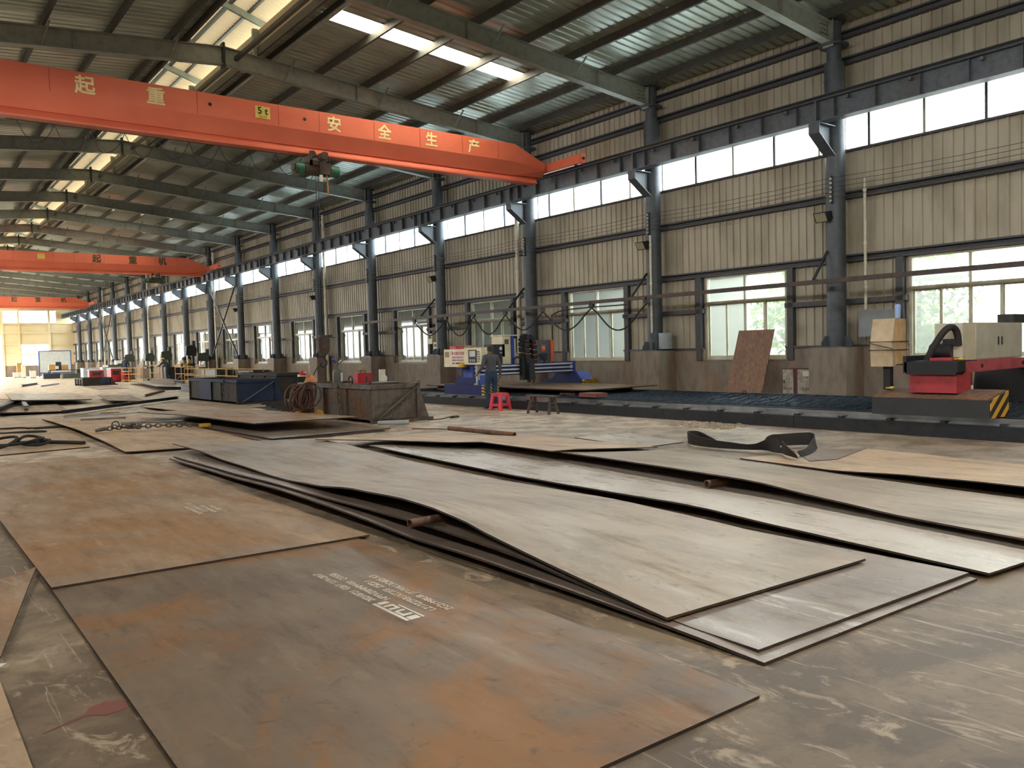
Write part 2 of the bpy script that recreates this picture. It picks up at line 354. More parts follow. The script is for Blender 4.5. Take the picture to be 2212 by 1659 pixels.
for i, k in enumerate(range(-1, KB+1)):
    o = LW if i == 0 else copy_tree(LW)
    wn[0] += 1; o.name = 'window_%d' % wn[0]; o.location = (WX+.02, yk(k)+1.6, ZS)
    where = {0: 'large sliding window behind the cream machine cabinet, nearest of the wall', 1: 'sliding window behind the leaning plywood board', 2: 'sliding window beside the orange power unit on the blue machine', 3: 'sliding window above the white control cabinet of the blue machine'}
    o['label'] = where.get(i, '%s sliding window of the lower row, counted from the near end' % ordn(i))
    o['group'] = 'lower row of windows'
# clerestory panes, bay by bay
SP = BAY*2/9
def clerestory(k):
    wn[0] += 1; y = yk(k); t = thing('window_%d' % wn[0], '%s bay of the high clerestory glazing, counted from the near end' % ordn(k+1), 'window', (WX+.02, y, ZK0), 0, 'clerestory glazing', 'structure')
    a = math.ceil(y/SP-1e-6)*SP-y; cuts = [0]+[c for c in (a+SP*i for i in range(6)) if .15 < c < BAY-.15]+[BAY]
    h = ZK1-ZK0
    for i, c in enumerate(cuts):
        w = .028 if 0 < i < len(cuts)-1 else .02
        MB().box(-.04, .03, max(0, c-w), min(BAY, c+w), 0, h).build('mullion', ALU if i % 2 else GIRT, t)
    for p, q in zip(cuts, cuts[1:]): MB().box(-.005, .005, p+.03, q-.03, .01, h-.01).build('pane', FROST, t)
for k in range(-1, KB+1): clerestory(k)

# far gable wall with its window, door and girts
FW = thing('wall_far', 'far gable wall in warm backlight with a wide window band', 'wall', kind='structure')
GAB = mat('gable_cladding', '#ded3b0', '#cfc299', .6, 0, .4)
y = YB
def gab(x0, x1, z0, z1, n='cladding_panel'): MB().box(x0, x1, y, y+.1, z0, z1).build(n, GAB if n == 'cladding_panel' else CONC, FW)
for a, b in ((XL-.5, 3), (3, 11.3), (16.7, WX+.2)): gab(a, b, 6.0, 7.45)
gab(11.15, WX+.2, 3.6, 6.0); gab(XL-.5, 5.0, 3.6, 6.0); gab(5.0, 11.15, 4.7, 6.0); gab(XL-.5, WX+.2, 7.45, 10.6)
gab(XL-.5, 5.0, 1.25, 3.6); gab(11.15, 12.95, 1.25, 3.6); gab(15.8, WX+.2, 1.25, 3.6)
for a, b in ((XL-.5, 5.0), (11.15, WX+.2)): gab(a, b, 0, 1.25, 'concrete_plinth')
for z in (2.4, 3.6, 4.9, 5.95, 7.5, 8.6): MB().box(11.2, WX, y-.16, y, z, z+.14).build('girt', GAB, FW)
for x in (11.25, 12.85, 15.9): MB().box(x-.1, x+.1, y-.2, y, 0, 8.9).build('wind_post', GAB, FW)
wn[0] += 1; t = thing('window_%d' % wn[0], 'wide glaring window band high in the far gable', 'window', kind='structure')
for i in range(4): MB().box(11.35+i*1.33, 12.62+i*1.33, y+.03, y+.045, 6.05, 7.4).build('pane', GLASS, t)
for i in range(5): MB().box(11.31+i*1.33, 11.37+i*1.33, y, y+.08, 6.02, 7.42).build('mullion', ALU, t)
wn[0] += 1; t = thing('window_%d' % wn[0], 'glaring lower window in the far gable behind the white board', 'window', kind='structure')
for i in range(2): MB().box(13.0+i*1.4, 14.36+i*1.4, y+.03, y+.045, 1.28, 3.55).build('pane', GLASS, t)
for i in range(3): MB().box(12.95+i*1.4, 13.03+i*1.4, y, y+.08, 1.25, 3.6).build('mullion', ALU, t)
# unseen sides closing the room: left wall with openings shaped to balance the light, and the wall behind the camera
wl = MB(); x = XL-.45
wl.box(x-.1, x, YA, 62, 0, 6.35).box(x-.1, x, 62, YB, 0, 1.2).box(x-.1, x, 62, YB, 4.4, 6.35).box(x-.1, x, YA, YB, 7.1, 9.4)
tag(wl.build('wall_left', WALL), 'metal long wall on the open side beside the camera', 'wall', kind='structure')
tag(MB().box(XL-.5, WX+.2, YA-.1, YA, 0, 10.6).build('wall_back', WALL), 'metal gable wall behind the camera', 'wall', kind='structure')

# columns of round pipe on concrete piers
def column(k):
    t = thing('column', '%s round grey pipe column of the long wall, counted from the near end' % ordn(k), 'column', (18.0, yk(k), 0), 0, 'pipe columns of the long wall', 'structure')
    return t
shaft = MB().cyl((0, 0, ZC+.02), (0, 0, 8.05), .222, 28, cap=False).mesh('shaft', STEEL, True)
neck = MB().cyl((0, 0, 8.05), (0, 0, 9.0), .165, 24).mesh('neck', STEEL, True)
ring = MB().lathe([(.2, 0), (.235, 0), (.235, .03), (.2, .03)], (0, 0, 7.62), 24).lathe([(.16, 0), (.33, 0), (.33, .03), (.16, .03)], (0, 0, 8.42), 20).mesh('ring_plate', STEEL)
capp = MB().cyl((0, 0, 8.97), (0, 0, 9.0), .28, 16).mesh('cap_plate', STEEL)
pier = MB().box(-.42, .32, -.48, .48, 0, ZC).mesh('concrete_pier', CONC)
bplate = MB().box(-.4, .4, -.4, .4, ZC, ZC+.025).mesh('base_plate', STEEL)
gus = MB().prism([(.21, ZC+.025), (.39, ZC+.025), (.39, ZC+.12), (.3, ZC+.27), (.21, ZC+.27)], 'y', -.012, .012).mesh('gusset', STEEL)
corb = MB().prism([(-.2, 6.55), (-.85, 6.55), (-.85, 6.32), (-.2, 5.88)], 'y', -.015, .015).prism([(-.86, 6.55), (-.2, 6.55), (-.2, 6.53), (-.86, 6.53)], 'y', -.14, .14).prism([(-.86, 6.31), (-.2, 5.86), (-.2, 5.89), (-.86, 6.34)], 'y', -.14, .14).box(-.86, -.84, -.14, .14, 6.33, 6.53).mesh('corbel', STEEL)
insul = MB()
for i in range(6):
    insul.lathe([(.012, 0), (.032, .008), (.032, .03), (.012, .04), (.028, .05), (.012, .06)], (0, 0, i*.102), 8)
insul = insul.mesh('insulator_string', mat('porcelain', '#cfcac0', '#8e8a86', .25))
brk = MB().box(.03, .06, -.02, .02, -.03, .6).box(.0, .3, -.015, .015, -.03, .0).box(0, .3, -.015, .015, .58, .61).mesh('insulator_bracket', DARK)
for k in range(0, KB+1):
    t = column(k)
    for n, me in (('shaft', shaft), ('neck', neck), ('ring_plate', ring), ('cap_plate', capp), ('concrete_pier', pier), ('base_plate', bplate), ('corbel', corb)): obj(n, me, t)
    for i in range(6): obj('gusset', gus, t, (0, 0, 0), (0, 0, PI/6+i*PI/3))
    obj('insulator_bracket', brk, t, (-.3, -.06, 4.8)); obj('insulator_string', insul, t, (-.3, -.06, 4.8))

# crane runway beam, one length per bay
stiff = MB().box(-.13, -.012, -.006, .006, 6.59, 7.02).box(.012, .13, -.006, .006, 6.59, 7.02).mesh('stiffener', RUNWAY)
joint = MB().box(-.145, .145, -.02, .02, 6.57, 7.05).mesh('joint_plate', RUNWAY)
clip = MB().box(-.13, -.05, -.03, .03, 6.93, 7.0).mesh('rail_clip', RUNWAY)
rb = MB().box(-.15, .15, 0, BAY, 6.56, 6.58).box(-.012, .012, 0, BAY, 6.58, 7.03).box(-.15, .15, 0, BAY, 7.03, 7.05).mesh('i_section', RUNWAY)
rail = MB().prism([(-.05, 7.05), (.05, 7.05), (.05, 7.065), (.015, 7.08), (.015, 7.13), (.032, 7.14), (.032, 7.17), (-.032, 7.17), (-.032, 7.14), (-.015, 7.13), (-.015, 7.08), (-.05, 7.065)], 'y', 0, BAY).mesh('crane_rail', DARK)
for k in range(-1, KB+1):
    t = thing('runway_beam', '%s length of crane runway beam, counted from the near end' % ordn(k+1), 'beam', (17.3, yk(k), 0), 0, 'crane runway beams', 'structure')
    obj('i_section', rb, t); obj('crane_rail', rail, t); obj('joint_plate', joint, t, (0, -.03, 0))
    for i in range(6): obj('stiffener', stiff, t, (0, .48+i*.957, 0))
    for i in range(4): obj('rail_clip', clip, t, (0, .75+i*1.4, 0))

# rafters: tapered I beams from the columns to the ridge
def half(sx):
    m = MB(); x0, x1 = 0, 10.12
    def z(x): return EZ-SL*x
    for a, b, y0, y1 in ((0, -.02, -.11, .11), (-.45, -.47, -.11, .11), (-.02, -.45, -.006, .006)):
        m.prism([(sx*x0, z(x0)+a), (sx*x1, z(x1)+a), (sx*x1, z(x1)+b), (sx*x0, z(x0)+b)], 'y', y0, y1)
    return m.mesh('rafter_half', BEAM)
hr, hl = half(1), half(-1)
def endp(sx):
    m = MB(); x = sx*10.08; m.box(min(x, x+sx*.03), max(x, x+sx*.03), -.13, .13, EZ-SL*10.1-.55, EZ-SL*10.1+.08)
    xb = x-sx*.42
    return m.box(min(x, xb), max(x, xb), -.022, -.008, EZ-SL*10-.44, EZ-SL*10-.04).mesh('end_plate', BEAM)
er, el = endp(1), endp(-1)
bolts = MB()
for i in range(4):
    for j in range(4): bolts.cyl((9.74+i*.09, -.035, EZ-SL*10-.4+j*.1), (9.74+i*.09, -.022, EZ-SL*10-.4+j*.1), .014, 6)
bolts = bolts.mesh('bolt_group', DARK)
apex = MB().box(-.03, .03, -.12, .12, EZ-.55, EZ+.1).mesh('apex_plate', DARK)
stf = MB().box(-.006, .006, -.1, .1, -.45, -.02).mesh('stiffener', BEAM)
fly = MB().bar((0, -.06, -.44), (.16, -.42, .05), .035, .035).mesh('fly_brace', BEAM)
PX = [9.02, 10.45, 11.9, 13.4, 14.9, 16.4, 17.55]; PXL = [2*RX-x for x in PX[:-1]]
for k in range(-1, KB+2):
    t = thing('roof_beam', '%s grey steel rafter frame under the roof, counted from the near end' % ordn(k+1), 'beam', (RX, yk(k), 0), 0, 'rafter frames', 'structure')
    obj('rafter_half', hr, t); obj('rafter_half', hl, t); obj('end_plate', er, t); obj('end_plate', el, t); obj('apex_plate', apex, t); obj('bolt_group', bolts, t)
    for x in (-3.6, 3.9, 8.2): obj('stiffener', stf, t, (x, 0, EZ-SL*abs(x)))
    for x in (-4.3, -1.4, 1.7, 4.6, 7.3): obj('fly_brace', fly, t, (x, 0, EZ-SL*abs(x)))

# roof skin: ribbed sheets on purlins, one skylight strip, open ridge with a raised monitor
CE = thing('ceiling', 'ribbed metal roof skin on dark purlins with a raised ridge monitor', 'ceiling', kind='structure')
def roof_sheet(w, xa, xb):
    prof = ribbed(w, 1, .26, .04, .66); m = MB(); n = len(prof)
    m.add([(xa, u, raft(xa)+.2+d) for u, d in prof]+[(xb, u, raft(xb)+.2+d) for u, d in prof], [(i, i+1, n+i+1, n+i) for i in range(n-1)])
    return m.mesh('roof_sheet', ROOF, fix=False)
S0, S1, OPEN = 18.48, 19.18, .95
full_r = roof_sheet(BAY, RX+OPEN, 18.75); full_l = roof_sheet(BAY, RX-OPEN, XL-.6)
def skylight(xs, ya, yb):
    prof = ribbed(yb-ya, 1, .1, .012, .5); n = len(prof)
    for a, b in zip(xs, xs[1:]):
        m = MB().add([(a, u, raft(a)+.21+d) for u, d in prof]+[(b, u, raft(b)+.21+d) for u, d in prof], [(i, i+1, n+i+1, n+i) for i in range(n-1)])
        o = m.build('skylight_panel', SKYL, CE, (0, ya, 0)); o['label'] = 'glowing translucent skylight panel'
hw = BAY/2-.45
half_r, half_l = roof_sheet(hw, RX+OPEN, 18.75), roof_sheet(hw, RX-OPEN, XL-.6)
mid_r, mid_l = roof_sheet(.9, 13.4, 18.75), roof_sheet(.9, 2*RX-13.4, XL-.6)
for k in range(KA, KB+1):
    if k == 1: obj('roof_sheet', full_l, CE, (0, yk(k), 0)); continue
    if k < 6:
        obj('roof_sheet', full_r, CE, (0, yk(k), 0)); obj('roof_sheet', full_l, CE, (0, yk(k), 0)); continue
    for me in (half_r, half_l): obj('roof_sheet', me, CE, (0, yk(k), 0)); obj('roof_sheet', me, CE, (0, yk(k)+hw+.9, 0))
    obj('roof_sheet', mid_r, CE, (0, yk(k)+hw, 0)); obj('roof_sheet', mid_l, CE, (0, yk(k)+hw, 0))
    ya = yk(k)+hw; skylight([RX+OPEN]+PX[1:4], ya, ya+.9); skylight([RX-OPEN]+PXL[1:4], ya, ya+.9)
y1 = yk(1)
obj('roof_sheet', roof_sheet(S0-y1, RX+OPEN, 18.75), CE, (0, y1, 0)); obj('roof_sheet', roof_sheet(y1+BAY-S1, RX+OPEN, 18.75), CE, (0, S1, 0))
obj('roof_sheet', roof_sheet(S1-S0, 14.9, 18.75), CE, (0, S0, 0)); obj('roof_sheet', roof_sheet(S1-S0, RX+OPEN, 9.05), CE, (0, S0, 0))
skylight(PX[:5], S0, S1)
def purlin(x): return MB().prism([(-.035, 0), (.035, 0), (.035, .02), (-.02, .02), (-.02, .18), (.035, .18), (.035, .2), (-.035, .2)], 'y', 0, BAY).mesh('purlin', PURL)
pm = purlin(0)
for k in range(-1, KB+1):
    for x in PX+PXL[:-1]: obj('purlin', pm, CE, (x, yk(k), raft(x)))
# ridge monitor
ME, MT = 10.6, 10.95
post = MB().box(-.07, .07, -.06, .06, 0, ME-raft(RX+OPEN)-.12).mesh('monitor_post', BEAM)
arch = MB()
for s in (-1, 1): arch.prism([(0, MT-.02), (s*1.75, ME-.22), (s*1.75, ME-.06), (0, MT+.18)], 'y', -.05, .05)
arch = arch.mesh('monitor_rafter', BEAM)
def mon_sheet(s):
    prof = ribbed(BAY, 1, .205, .025, .55); m = MB(); n = len(prof)
    m.add([(0, u, MT+.2+d) for u, d in prof]+[(s*1.85, u, ME-.05+d) for u, d in prof], [(i, i+1, n+i+1, n+i) for i in range(n-1)]); return m.mesh('monitor_sheet', MONI, fix=False)
mr, ml = mon_sheet(1), mon_sheet(-1)
mpur = MB().box(-.04, .04, 0, BAY, 0, .1).mesh('monitor_purlin', PURL)
side = MB().box(-.01, .01, 0, BAY, raft(RX+OPEN)+.24, ME-.12).mesh('monitor_side_sheet', MONI)
curb = MB().box(-.03, .03, 0, BAY, 0, .22).mesh('ridge_curb', PURL)
strut = MB().box(-.05, .05, 0, BAY, 0, .1).mesh('ridge_strut', PURL); pipe = MB().cyl((0, 0, 0), (0, BAY, 0), .055, 10).mesh('ridge_pipe', BEAM, True)
for k in range(-1, KB+1):
    y = yk(k)
    for s in (-1, 1):
        obj('monitor_post', post, CE, (RX+s*(OPEN-.05), y, raft(RX+OPEN)+.01)); obj('ridge_curb', curb, CE, (RX+s*OPEN, y, raft(RX+OPEN)+.02)); obj('monitor_side_sheet', side, CE, (RX+s*(OPEN+.05), y, 0))
        obj('monitor_purlin', mpur, CE, (RX+s*.75, y, MT-.08)); obj('monitor_purlin', mpur, CE, (RX+s*.25, y, MT+.04))
    obj('monitor_rafter', arch, CE, (RX, y, 0)); obj('monitor_sheet', mr, CE, (RX, y, 0)); obj('monitor_sheet', ml, CE, (RX, y, 0))
    obj('ridge_strut', strut, CE, (RX+.35, y, raft(RX)-.3)); obj('ridge_pipe', pipe, CE, (RX+1.35, y, raft(RX)-.12))
# ------------------------------------------------------------------ steel plates on the floor
PM = [plate_mat('plate_rust_brown', '#6d5e51', '#82705d', '#8f653c', .5, 1.3, .3, .6, .3), plate_mat('plate_tan', '#88735f', '#a58b6f', '#99724b', .48, 4.1),
      plate_mat('plate_dusty_grey', '#918270', '#ac9b86', '#967a5d', .66, 7.7, .28, .52, .35), plate_mat('plate_grey', '#85776b', '#9e8f80', '#886c52', .66, 2.9, .24, .46, .4, .55),
      plate_mat('plate_pale', '#aca294', '#c2b9ad', '#a58d70', .7, 5.5, .22, .38, .08, .35, .3), plate_mat('plate_sand', '#a18a72', '#c4a987', '#b58452', .56, 9.2)]
EDGE = rusty('plate_edge', '#3b322b', '#5a3d26', '#231e1a', .7, .1, 3)
def lerp_tab(tab, s):
    if not isinstance(tab, (list, tuple)): return tab
    if s <= tab[0][0]: return tab[0][1]
    for (a, x), (b, y) in zip(tab, tab[1:]):
        if s <= b:
            t = (s-a)/(b-a); t = t*t*(3-2*t)*.5+t*.5; return x+(y-x)*t
    return tab[-1][1]
def plate(label, m, A, B, C, D, zl, zr, th=.014, n=28, nu=6):
    """rolled sheet: A front-left, B back-left, C back-right, D front-right; zl / zr top height along the left and right edges"""
    A, B, C, D = (Vector(p) for p in (A, B, C, D)); c = (A+B+C+D)/4; v = []; f = []
    for i in range(n+1):
        s = i/n; a = A.lerp(B, s)-c; b = D.lerp(C, s)-c; z0, z1 = lerp_tab(zl, s), lerp_tab(zr, s)
        for j in range(nu+1):
            u = j/nu; p = a.lerp(b, u); z = z0*(1-u)**1.4+z1*(1-(1-u)**1.4)
            v += [(p.x, p.y, z), (p.x, p.y, z-th)]
    I = lambda i, j, k: (i*(nu+1)+j)*2+k
    for i in range(n):
        for j in range(nu):
            f += [(I(i, j, 0), I(i, j+1, 0), I(i+1, j+1, 0), I(i+1, j, 0)), (I(i, j, 1), I(i+1, j, 1), I(i+1, j+1, 1), I(i, j+1, 1))]
        f += [(I(i, 0, 0), I(i+1, 0, 0), I(i+1, 0, 1), I(i, 0, 1)), (I(i, nu, 0), I(i, nu, 1), I(i+1, nu, 1), I(i+1, nu, 0))]
    for j in range(nu): f += [(I(0, j, 0), I(0, j, 1), I(0, j+1, 1), I(0, j+1, 0)), (I(n, j, 0), I(n, j+1, 0), I(n, j+1, 1), I(n, j, 1))]
    return plate_obj(label, m, v, f, n*nu*2, c, nu)
def plate_obj(label, m, v, f, ntop, c, nu=0):
    me = bpy.data.meshes.new('steel_plate'); me.from_pydata(v, [], f); me.update(); me.materials.append(m); me.materials.append(EDGE)
    bm = bmesh.new(); bm.from_mesh(me); bmesh.ops.recalc_face_normals(bm, faces=bm.faces[:]); bm.to_mesh(me); bm.free()
    for p in me.polygons:
        if abs(p.normal.z) < .6: p.material_index = 1
        else: p.use_smooth = True
    try: me.set_sharp_from_angle(angle=math.radians(40))
    except Exception: pass
    return tag(obj('steel_plate', me, None, (c.x, c.y, 0)), label, 'steel plate', 'steel plates lying on the floor')
def offcut(label, m, pts, th=.012):
    """flat cut piece given as (x, y, ztop) corners"""
    c = Vector((sum(p[0] for p in pts)/len(pts), sum(p[1] for p in pts)/len(pts))); n = len(pts)
    v = [(p[0]-c.x, p[1]-c.y, p[2]) for p in pts]+[(p[0]-c.x, p[1]-c.y, p[2]-th) for p in pts]
    f = [tuple(range(n)), tuple(range(2*n-1, n-1, -1))]+[(i, (i+1) % n, n+(i+1) % n, n+i) for i in range(n)]
    return plate_obj(label, m, v, f, 1, c)
V2 = lambda *p: p
P1 = plate('large rust-brown plate in front with white stencilled lettering', PM[0], (.82, 2.2), (.9, 8.6), (3.22, 8.5), (3.02, 2.2), .016, .016)
P2 = plate('tan rust-stained plate overlapping the lettered front plate', PM[1], (.87, 6.36), (.9, 14.7), (3.2, 14.3), (3.25, 6.28), .032, .032)
offcut('pointed plate corner touching the tan plate at the lower left', PM[1], [(.86, 6.97, .055), (.61, 6.79, .05), (-1.7, 5.9, .03), (-1.3, 4.6, .03), (.44, 5.03, .04)])
offcut('orange-edged plate at the bottom left corner of the picture', PM[5], [(-1.9, 1.4, .03), (.39, 1.4, .03), (.40, 4.72, .03), (-1.9, 4.9, .03)], .018)
zb = [(0, .018), (.06, .045), (.144, .065), (.244, .08), (.32, .07), (.4, .1), (.47, .115), (.58, .125), (.76, .09), (1, .07)]
plate('lowest plate of the pile beside the front plate', PM[3], (3.35, 2.41), (3.42, 13.0), (5.75, 12.7), (5.56, 2.37), zb, .018, .016)
plate('second plate from the bottom of the pile, smeared with white paint', PM[3], (3.43, 2.5), (3.5, 13.05), (5.8, 12.7), (5.58, 2.43), [(0, .038), (.05, .042), (.1, .075), (.2, .155), (.3, .178), (.4, .17), (.5, .15), (.6, .146), (.76, .115), (1, .09)], .04, .016)
P3 = plate('buckled wavy grey plate on top of the pile in the middle', PM[2], (3.38, 3.06), (3.87, 14.45), (6.05, 13.7), (5.33, 3.0),
           [(0, .074), (.05, .12), (.09, .162), (.14, .218), (.19, .29), (.225, .318), (.27, .325), (.36, .285), (.45, .2), (.53, .158), (.58, .15), (.65, .158), (.75, .15), (.85, .174), (1, .15)],
           [(0, .07), (.15, .114), (.24, .125), (.34, .1), (.43, .075), (.52, .068), (.64, .068), (.78, .098), (.88, .118), (1, .1)], .016, 44)
P5 = plate('pale shiny plate reflecting the window light, right of the pile', PM[4], (5.64, 2.33), (6.2, 11.9), (8.1, 11.6), (7.66, 2.2),
           [(0, .045), (.08, .065), (.165, .086), (.27, .122), (.4, .1), (.49, .085), (.58, .075), (.7, .08), (.83, .085), (1, .1)], .03, .016)
plate('long grey plate propped on a pipe above the pale shiny one', PM[2], (6.38, 1.7), (7.3, 8.6), (9.2, 8.35), (8.28, 1.6),
      [(0, .12), (.07, .115), (.18, .12), (.25, .125), (.35, .16), (.49, .214), (.64, .208), (.76, .199), (1, .17)], [(0, .05), (.5, .03), (1, .03)], .016)
offcut('plate with a notched torch-cut corner behind the pale shiny one', PM[5], [(5.79, 13.04, .15), (6.4, 11.83, .17), (6.99, 10.63, .17), (7.31, 10.34, .17), (7.11, 8.45, .2), (7.54, 8.41, .19), (9.25, 8.5, .05), (9.3, 12.2, .03), (8.0, 13.4, .04)], .014)
plate('sand-coloured plate at the right edge with a dark gap under it', PM[5], (8.3, 1.2), (9.25, 7.0), (11.3, 6.6), (10.5, 1.0), [(0, .16), (.26, .15), (.41, .13), (.55, .1), (.75, .03), (1, .016)], [(0, .03), (1, .016)], .014)
offcut('thin pale blue-grey sheet lying flat behind the plates', PM[4], [(9.3, 8.85, .014), (10.25, 8.85, .014), (10.7, 10.5, .014), (9.6, 10.75, .014)], .008)
offcut('small grey sheet under the black webbing sling', PM[3], [(9.5, 6.1, .03), (9.9, 5.95, .03), (11.25, 6.3, .02), (10.4, 6.95, .02)], .008)
plate('middle plate with a chain laid across it', PM[5], (3.19, 14.74), (3.41, 25.1), (5.9, 24.6), (5.4, 14.46), [(0, .05), (.2, .1), (.45, .13), (.75, .1), (1, .06)], .03, .018)
plate('raised tan plate of the middle stack with a deep shadow below', PM[1], (5.85, 16.05), (5.35, 23.2), (7.6, 22.8), (7.87, 15.5), [(0, .25), (.5, .26), (1, .2)], [(0, .27), (.6, .22), (1, .16)], .02)
plate('dark plate lying under the raised tan plate', PM[3], (5.68, 14.68), (5.6, 21.0), (8.3, 20.6), (8.18, 14.74), .06, .05, .02)
plate('lowest plate of the middle stack', PM[0], (5.55, 14.62), (5.4, 20.5), (7.9, 20.4), (8.0, 14.66), .026, .024, .02)
plate('plate in front of the blue skip', PM[5], (6.5, 22.4), (6.7, 28.6), (9.0, 28.0), (8.75, 22.9), [(0, .16), (.5, .1), (1, .05)], .05, .016)
plate('flat tan plate with rubber cables on it', PM[5], (1.2, 16.3), (2.0, 26.6), (4.0, 25.6), (2.98, 16.5), .02, .02, .014)
for i, (lb, a, b, c, d, h) in enumerate((
        ('dark stacked plate beyond the cable plate', (2.6, 28.6), (3.4, 38.6), (5.4, 38.0), (4.6, 28.2), .12), ('upper dark plate of the far left stack', (3.6, 33.0), (4.2, 40.5), (6.9, 41.6), (6.2, 33.6), .3),
        ('narrow plate strip behind the chain plate', (5.2, 27.0), (6.6, 33.4), (7.1, 33.3), (5.7, 26.9), .06), ('short dark plate left of the blue skip', (6.4, 31.8), (7.2, 37.6), (8.4, 37.4), (7.6, 31.6), .16),
        ('thin plate lying far left on the open floor', (3.0, 42.0), (3.6, 48.0), (5.2, 47.8), (4.6, 41.8), .05), ('dark plate beside the far skip', (9.4, 49.0), (9.9, 56.0), (11.4, 55.8), (10.9, 48.8), .1),
        ('long plate before the yellow rails', (11.0, 43.5), (13.0, 58.0), (14.6, 57.6), (12.8, 43.3), .22), ('second plate before the yellow rails, lower', (12.2, 42.0), (14.0, 56.0), (15.4, 55.6), (13.7, 41.8), .12),
        ('rust plate at the foot of the wall behind the skips', (12.6, 30.5), (13.2, 40.0), (15.4, 39.6), (14.8, 30.1), .2), ('dark plate at the foot of the wall behind the skips', (13.3, 33.0), (13.9, 41.0), (16.2, 40.6), (15.7, 32.6), .32))):
    plate(lb, PM[(0, 3, 5, 0, 5, 0, 3, 0, 1, 0)[i]], a, b, c, d, h if h > .1 else .018, h*.55 if h > .1 else .018, .03 if h > .1 else .014, 8, 3)

# stencils
STEN = mat('white_stencil', '#d8d2c4', '#b7ad9b', .7)
for i, (s, dx, y0, sz) in enumerate((('20210721  GB/T 3274-2017', 0, 4.62, .075), ('HPYVZ0MMM400  Q355B', .085, 4.58, .075), ('LZ17ZZRB1XZ2EB  ZSZ3.1', .185, 4.2, .075), ('ZG2199BUR  JTYP0K13D025 K3', .275, 4.14, .075))):
    o = text('lettering', s, sz, STEN, P1, (2.4+dx-P1.location.x, y0-P1.location.y, .0175), (0, 0, PI/2), .0012, 'LEFT')
lg = MB()
for a, b, w, h in ((0, .42, .0, .022), (0, .06, .03, .1), (.09, .12, .03, .1), (.12, .2, .03, .05), (.18, .21, .05, .1), (.24, .27, .03, .1), (.27, .34, .08, .1), (.31, .34, .03, .08), (.37, .42, .03, .1), (.0, .3, .112, .126)):
    lg.box(2.36+w-P1.location.x, 2.36+h-P1.location.x, 4.14+a-P1.location.y, 4.14+b-P1.location.y, .0162, .018)
lg.build('stencil_emblem', STEN, P1)
for i, s in enumerate(('ZG2199BUR JTYP0', 'LZ17ZZRB1XZ2 ZSZ3.1', 'HPYVZ0M Q355B', 'GB/T 3274')):
    text('lettering', s, .066, STEN, P2, (2.47+.07*i-P2.location.x, 8.3+.1*(i % 2)-P2.location.y, .0335), (0, 0, PI/2), .001, 'LEFT')
# spacer pipes and loose bars
def pipe_piece(label, p, q, r, m=RUST, bore=True):
    p, q = Vector(p), Vector(q); d = q-p; t = thing('steel_pipe', label, 'pipe', p)
    n = 14; mb = MB(); a = d.normalized().orthogonal().normalized(); b = d.normalized().cross(a)
    ring = lambda o, rr: [o+(a*math.cos(2*PI*i/n)+b*math.sin(2*PI*i/n))*rr for i in range(n)]
    z = Vector((0, 0, 0)); mb.add(ring(z, r)+ring(d, r)+ring(d, r*.8)+ring(z, r*.8), [(k*n+i, k*n+(i+1) % n, ((k+1) % 4)*n+(i+1) % n, ((k+1) % 4)*n+i) for k in range(4) for i in range(n)])
    mb.build('pipe_wall', m, t, smooth=True); return t
pipe_piece('rusty pipe end sticking out between the plates of the pile', (3.26, 5.62, .225), (3.62, 5.68, .215), .034)
pipe_piece('short pipe propping up the long grey plate', (6.86, 5.62, .105), (7.16, 5.58, .1), .042)
pipe_piece('small pipe under the back of the wavy plate', (3.75, 10.5, .06), (5.2, 10.6, .06), .03)
pipe_piece('brown pipe lying beside a thin rod on the notched plate', (8.45, 13.0, .13), (8.7, 11.3, .1), .042)
tag(MB().tube([(0, 0, .13), (.35, -.35, .12), (.7, -.75, .1)], .012, 6).build('steel_rod', RUST, None, (7.95, 13.5, .0)), 'thin rod lying left of the brown pipe', 'rod')
for lb, p, q, r in (('grey round bar on the chain plate', (4.3, 20.2, .14), (5.6, 20.0, .12), .03), ('short grey bar behind the round bar', (3.9, 22.6, .13), (4.9, 22.4, .12), .025), ('bright thin rod beyond the chain plate', (4.0, 25.6, .05), (6.3, 25.5, .05), .025)):
    tag(MB().cyl((0, 0, 0), Vector(q)-Vector(p), r, 10).build('steel_bar', BRIGHT if 'bright' in lb else mat('zinc_bar', '#8d959b', '#6f767b', .4, .5), None, p, smooth=True), lb, 'bar')

# ------------------------------------------------------------------ chains, cables, sling
def chain_links(pts, r=.035, w=.009):
    """links along a polyline, alternately upright and flat"""
    m = MB(); P = [Vector(p) for p in pts]; step = r*2.1; carry = 0; i = 0
    for a, b in zip(P, P[1:]):
        d = b-a; L = d.length; d.normalize(); side = d.orthogonal().normalized(); up = d.cross(side); s = carry
        side2 = Vector((0, 0, 1)).cross(d); side2 = side2.normalized() if side2.length > .1 else side; up2 = d.cross(side2)
        while s < L:
            c = a+d*s; v = side2 if i % 2 else up2
            m.tube([c+d*(r*1.45*math.cos(t))+v*(r*.8*math.sin(t)) for t in (2*PI*j/8 for j in range(8))], w, 5, True); s += step; i += 1
        carry = s-L
    return m
ct = thing('lifting_chain', 'rusty chain laid across the middle plate with a hook end', 'chain', (3.45, 18.5, 0))
c0 = Vector((3.45, 18.5, 0)); pts = [(3.75, 18.6, .16), (4.1, 18.75, .16), (4.3, 18.6, .155), (4.7, 18.66, .15), (5.2, 18.5, .13), (5.5, 18.4, .12)]
o = chain_links([Vector(p)-c0 for p in pts], .05, .013).build('chain_run', CHAIN, ct); o['kind'] = 'stuff'
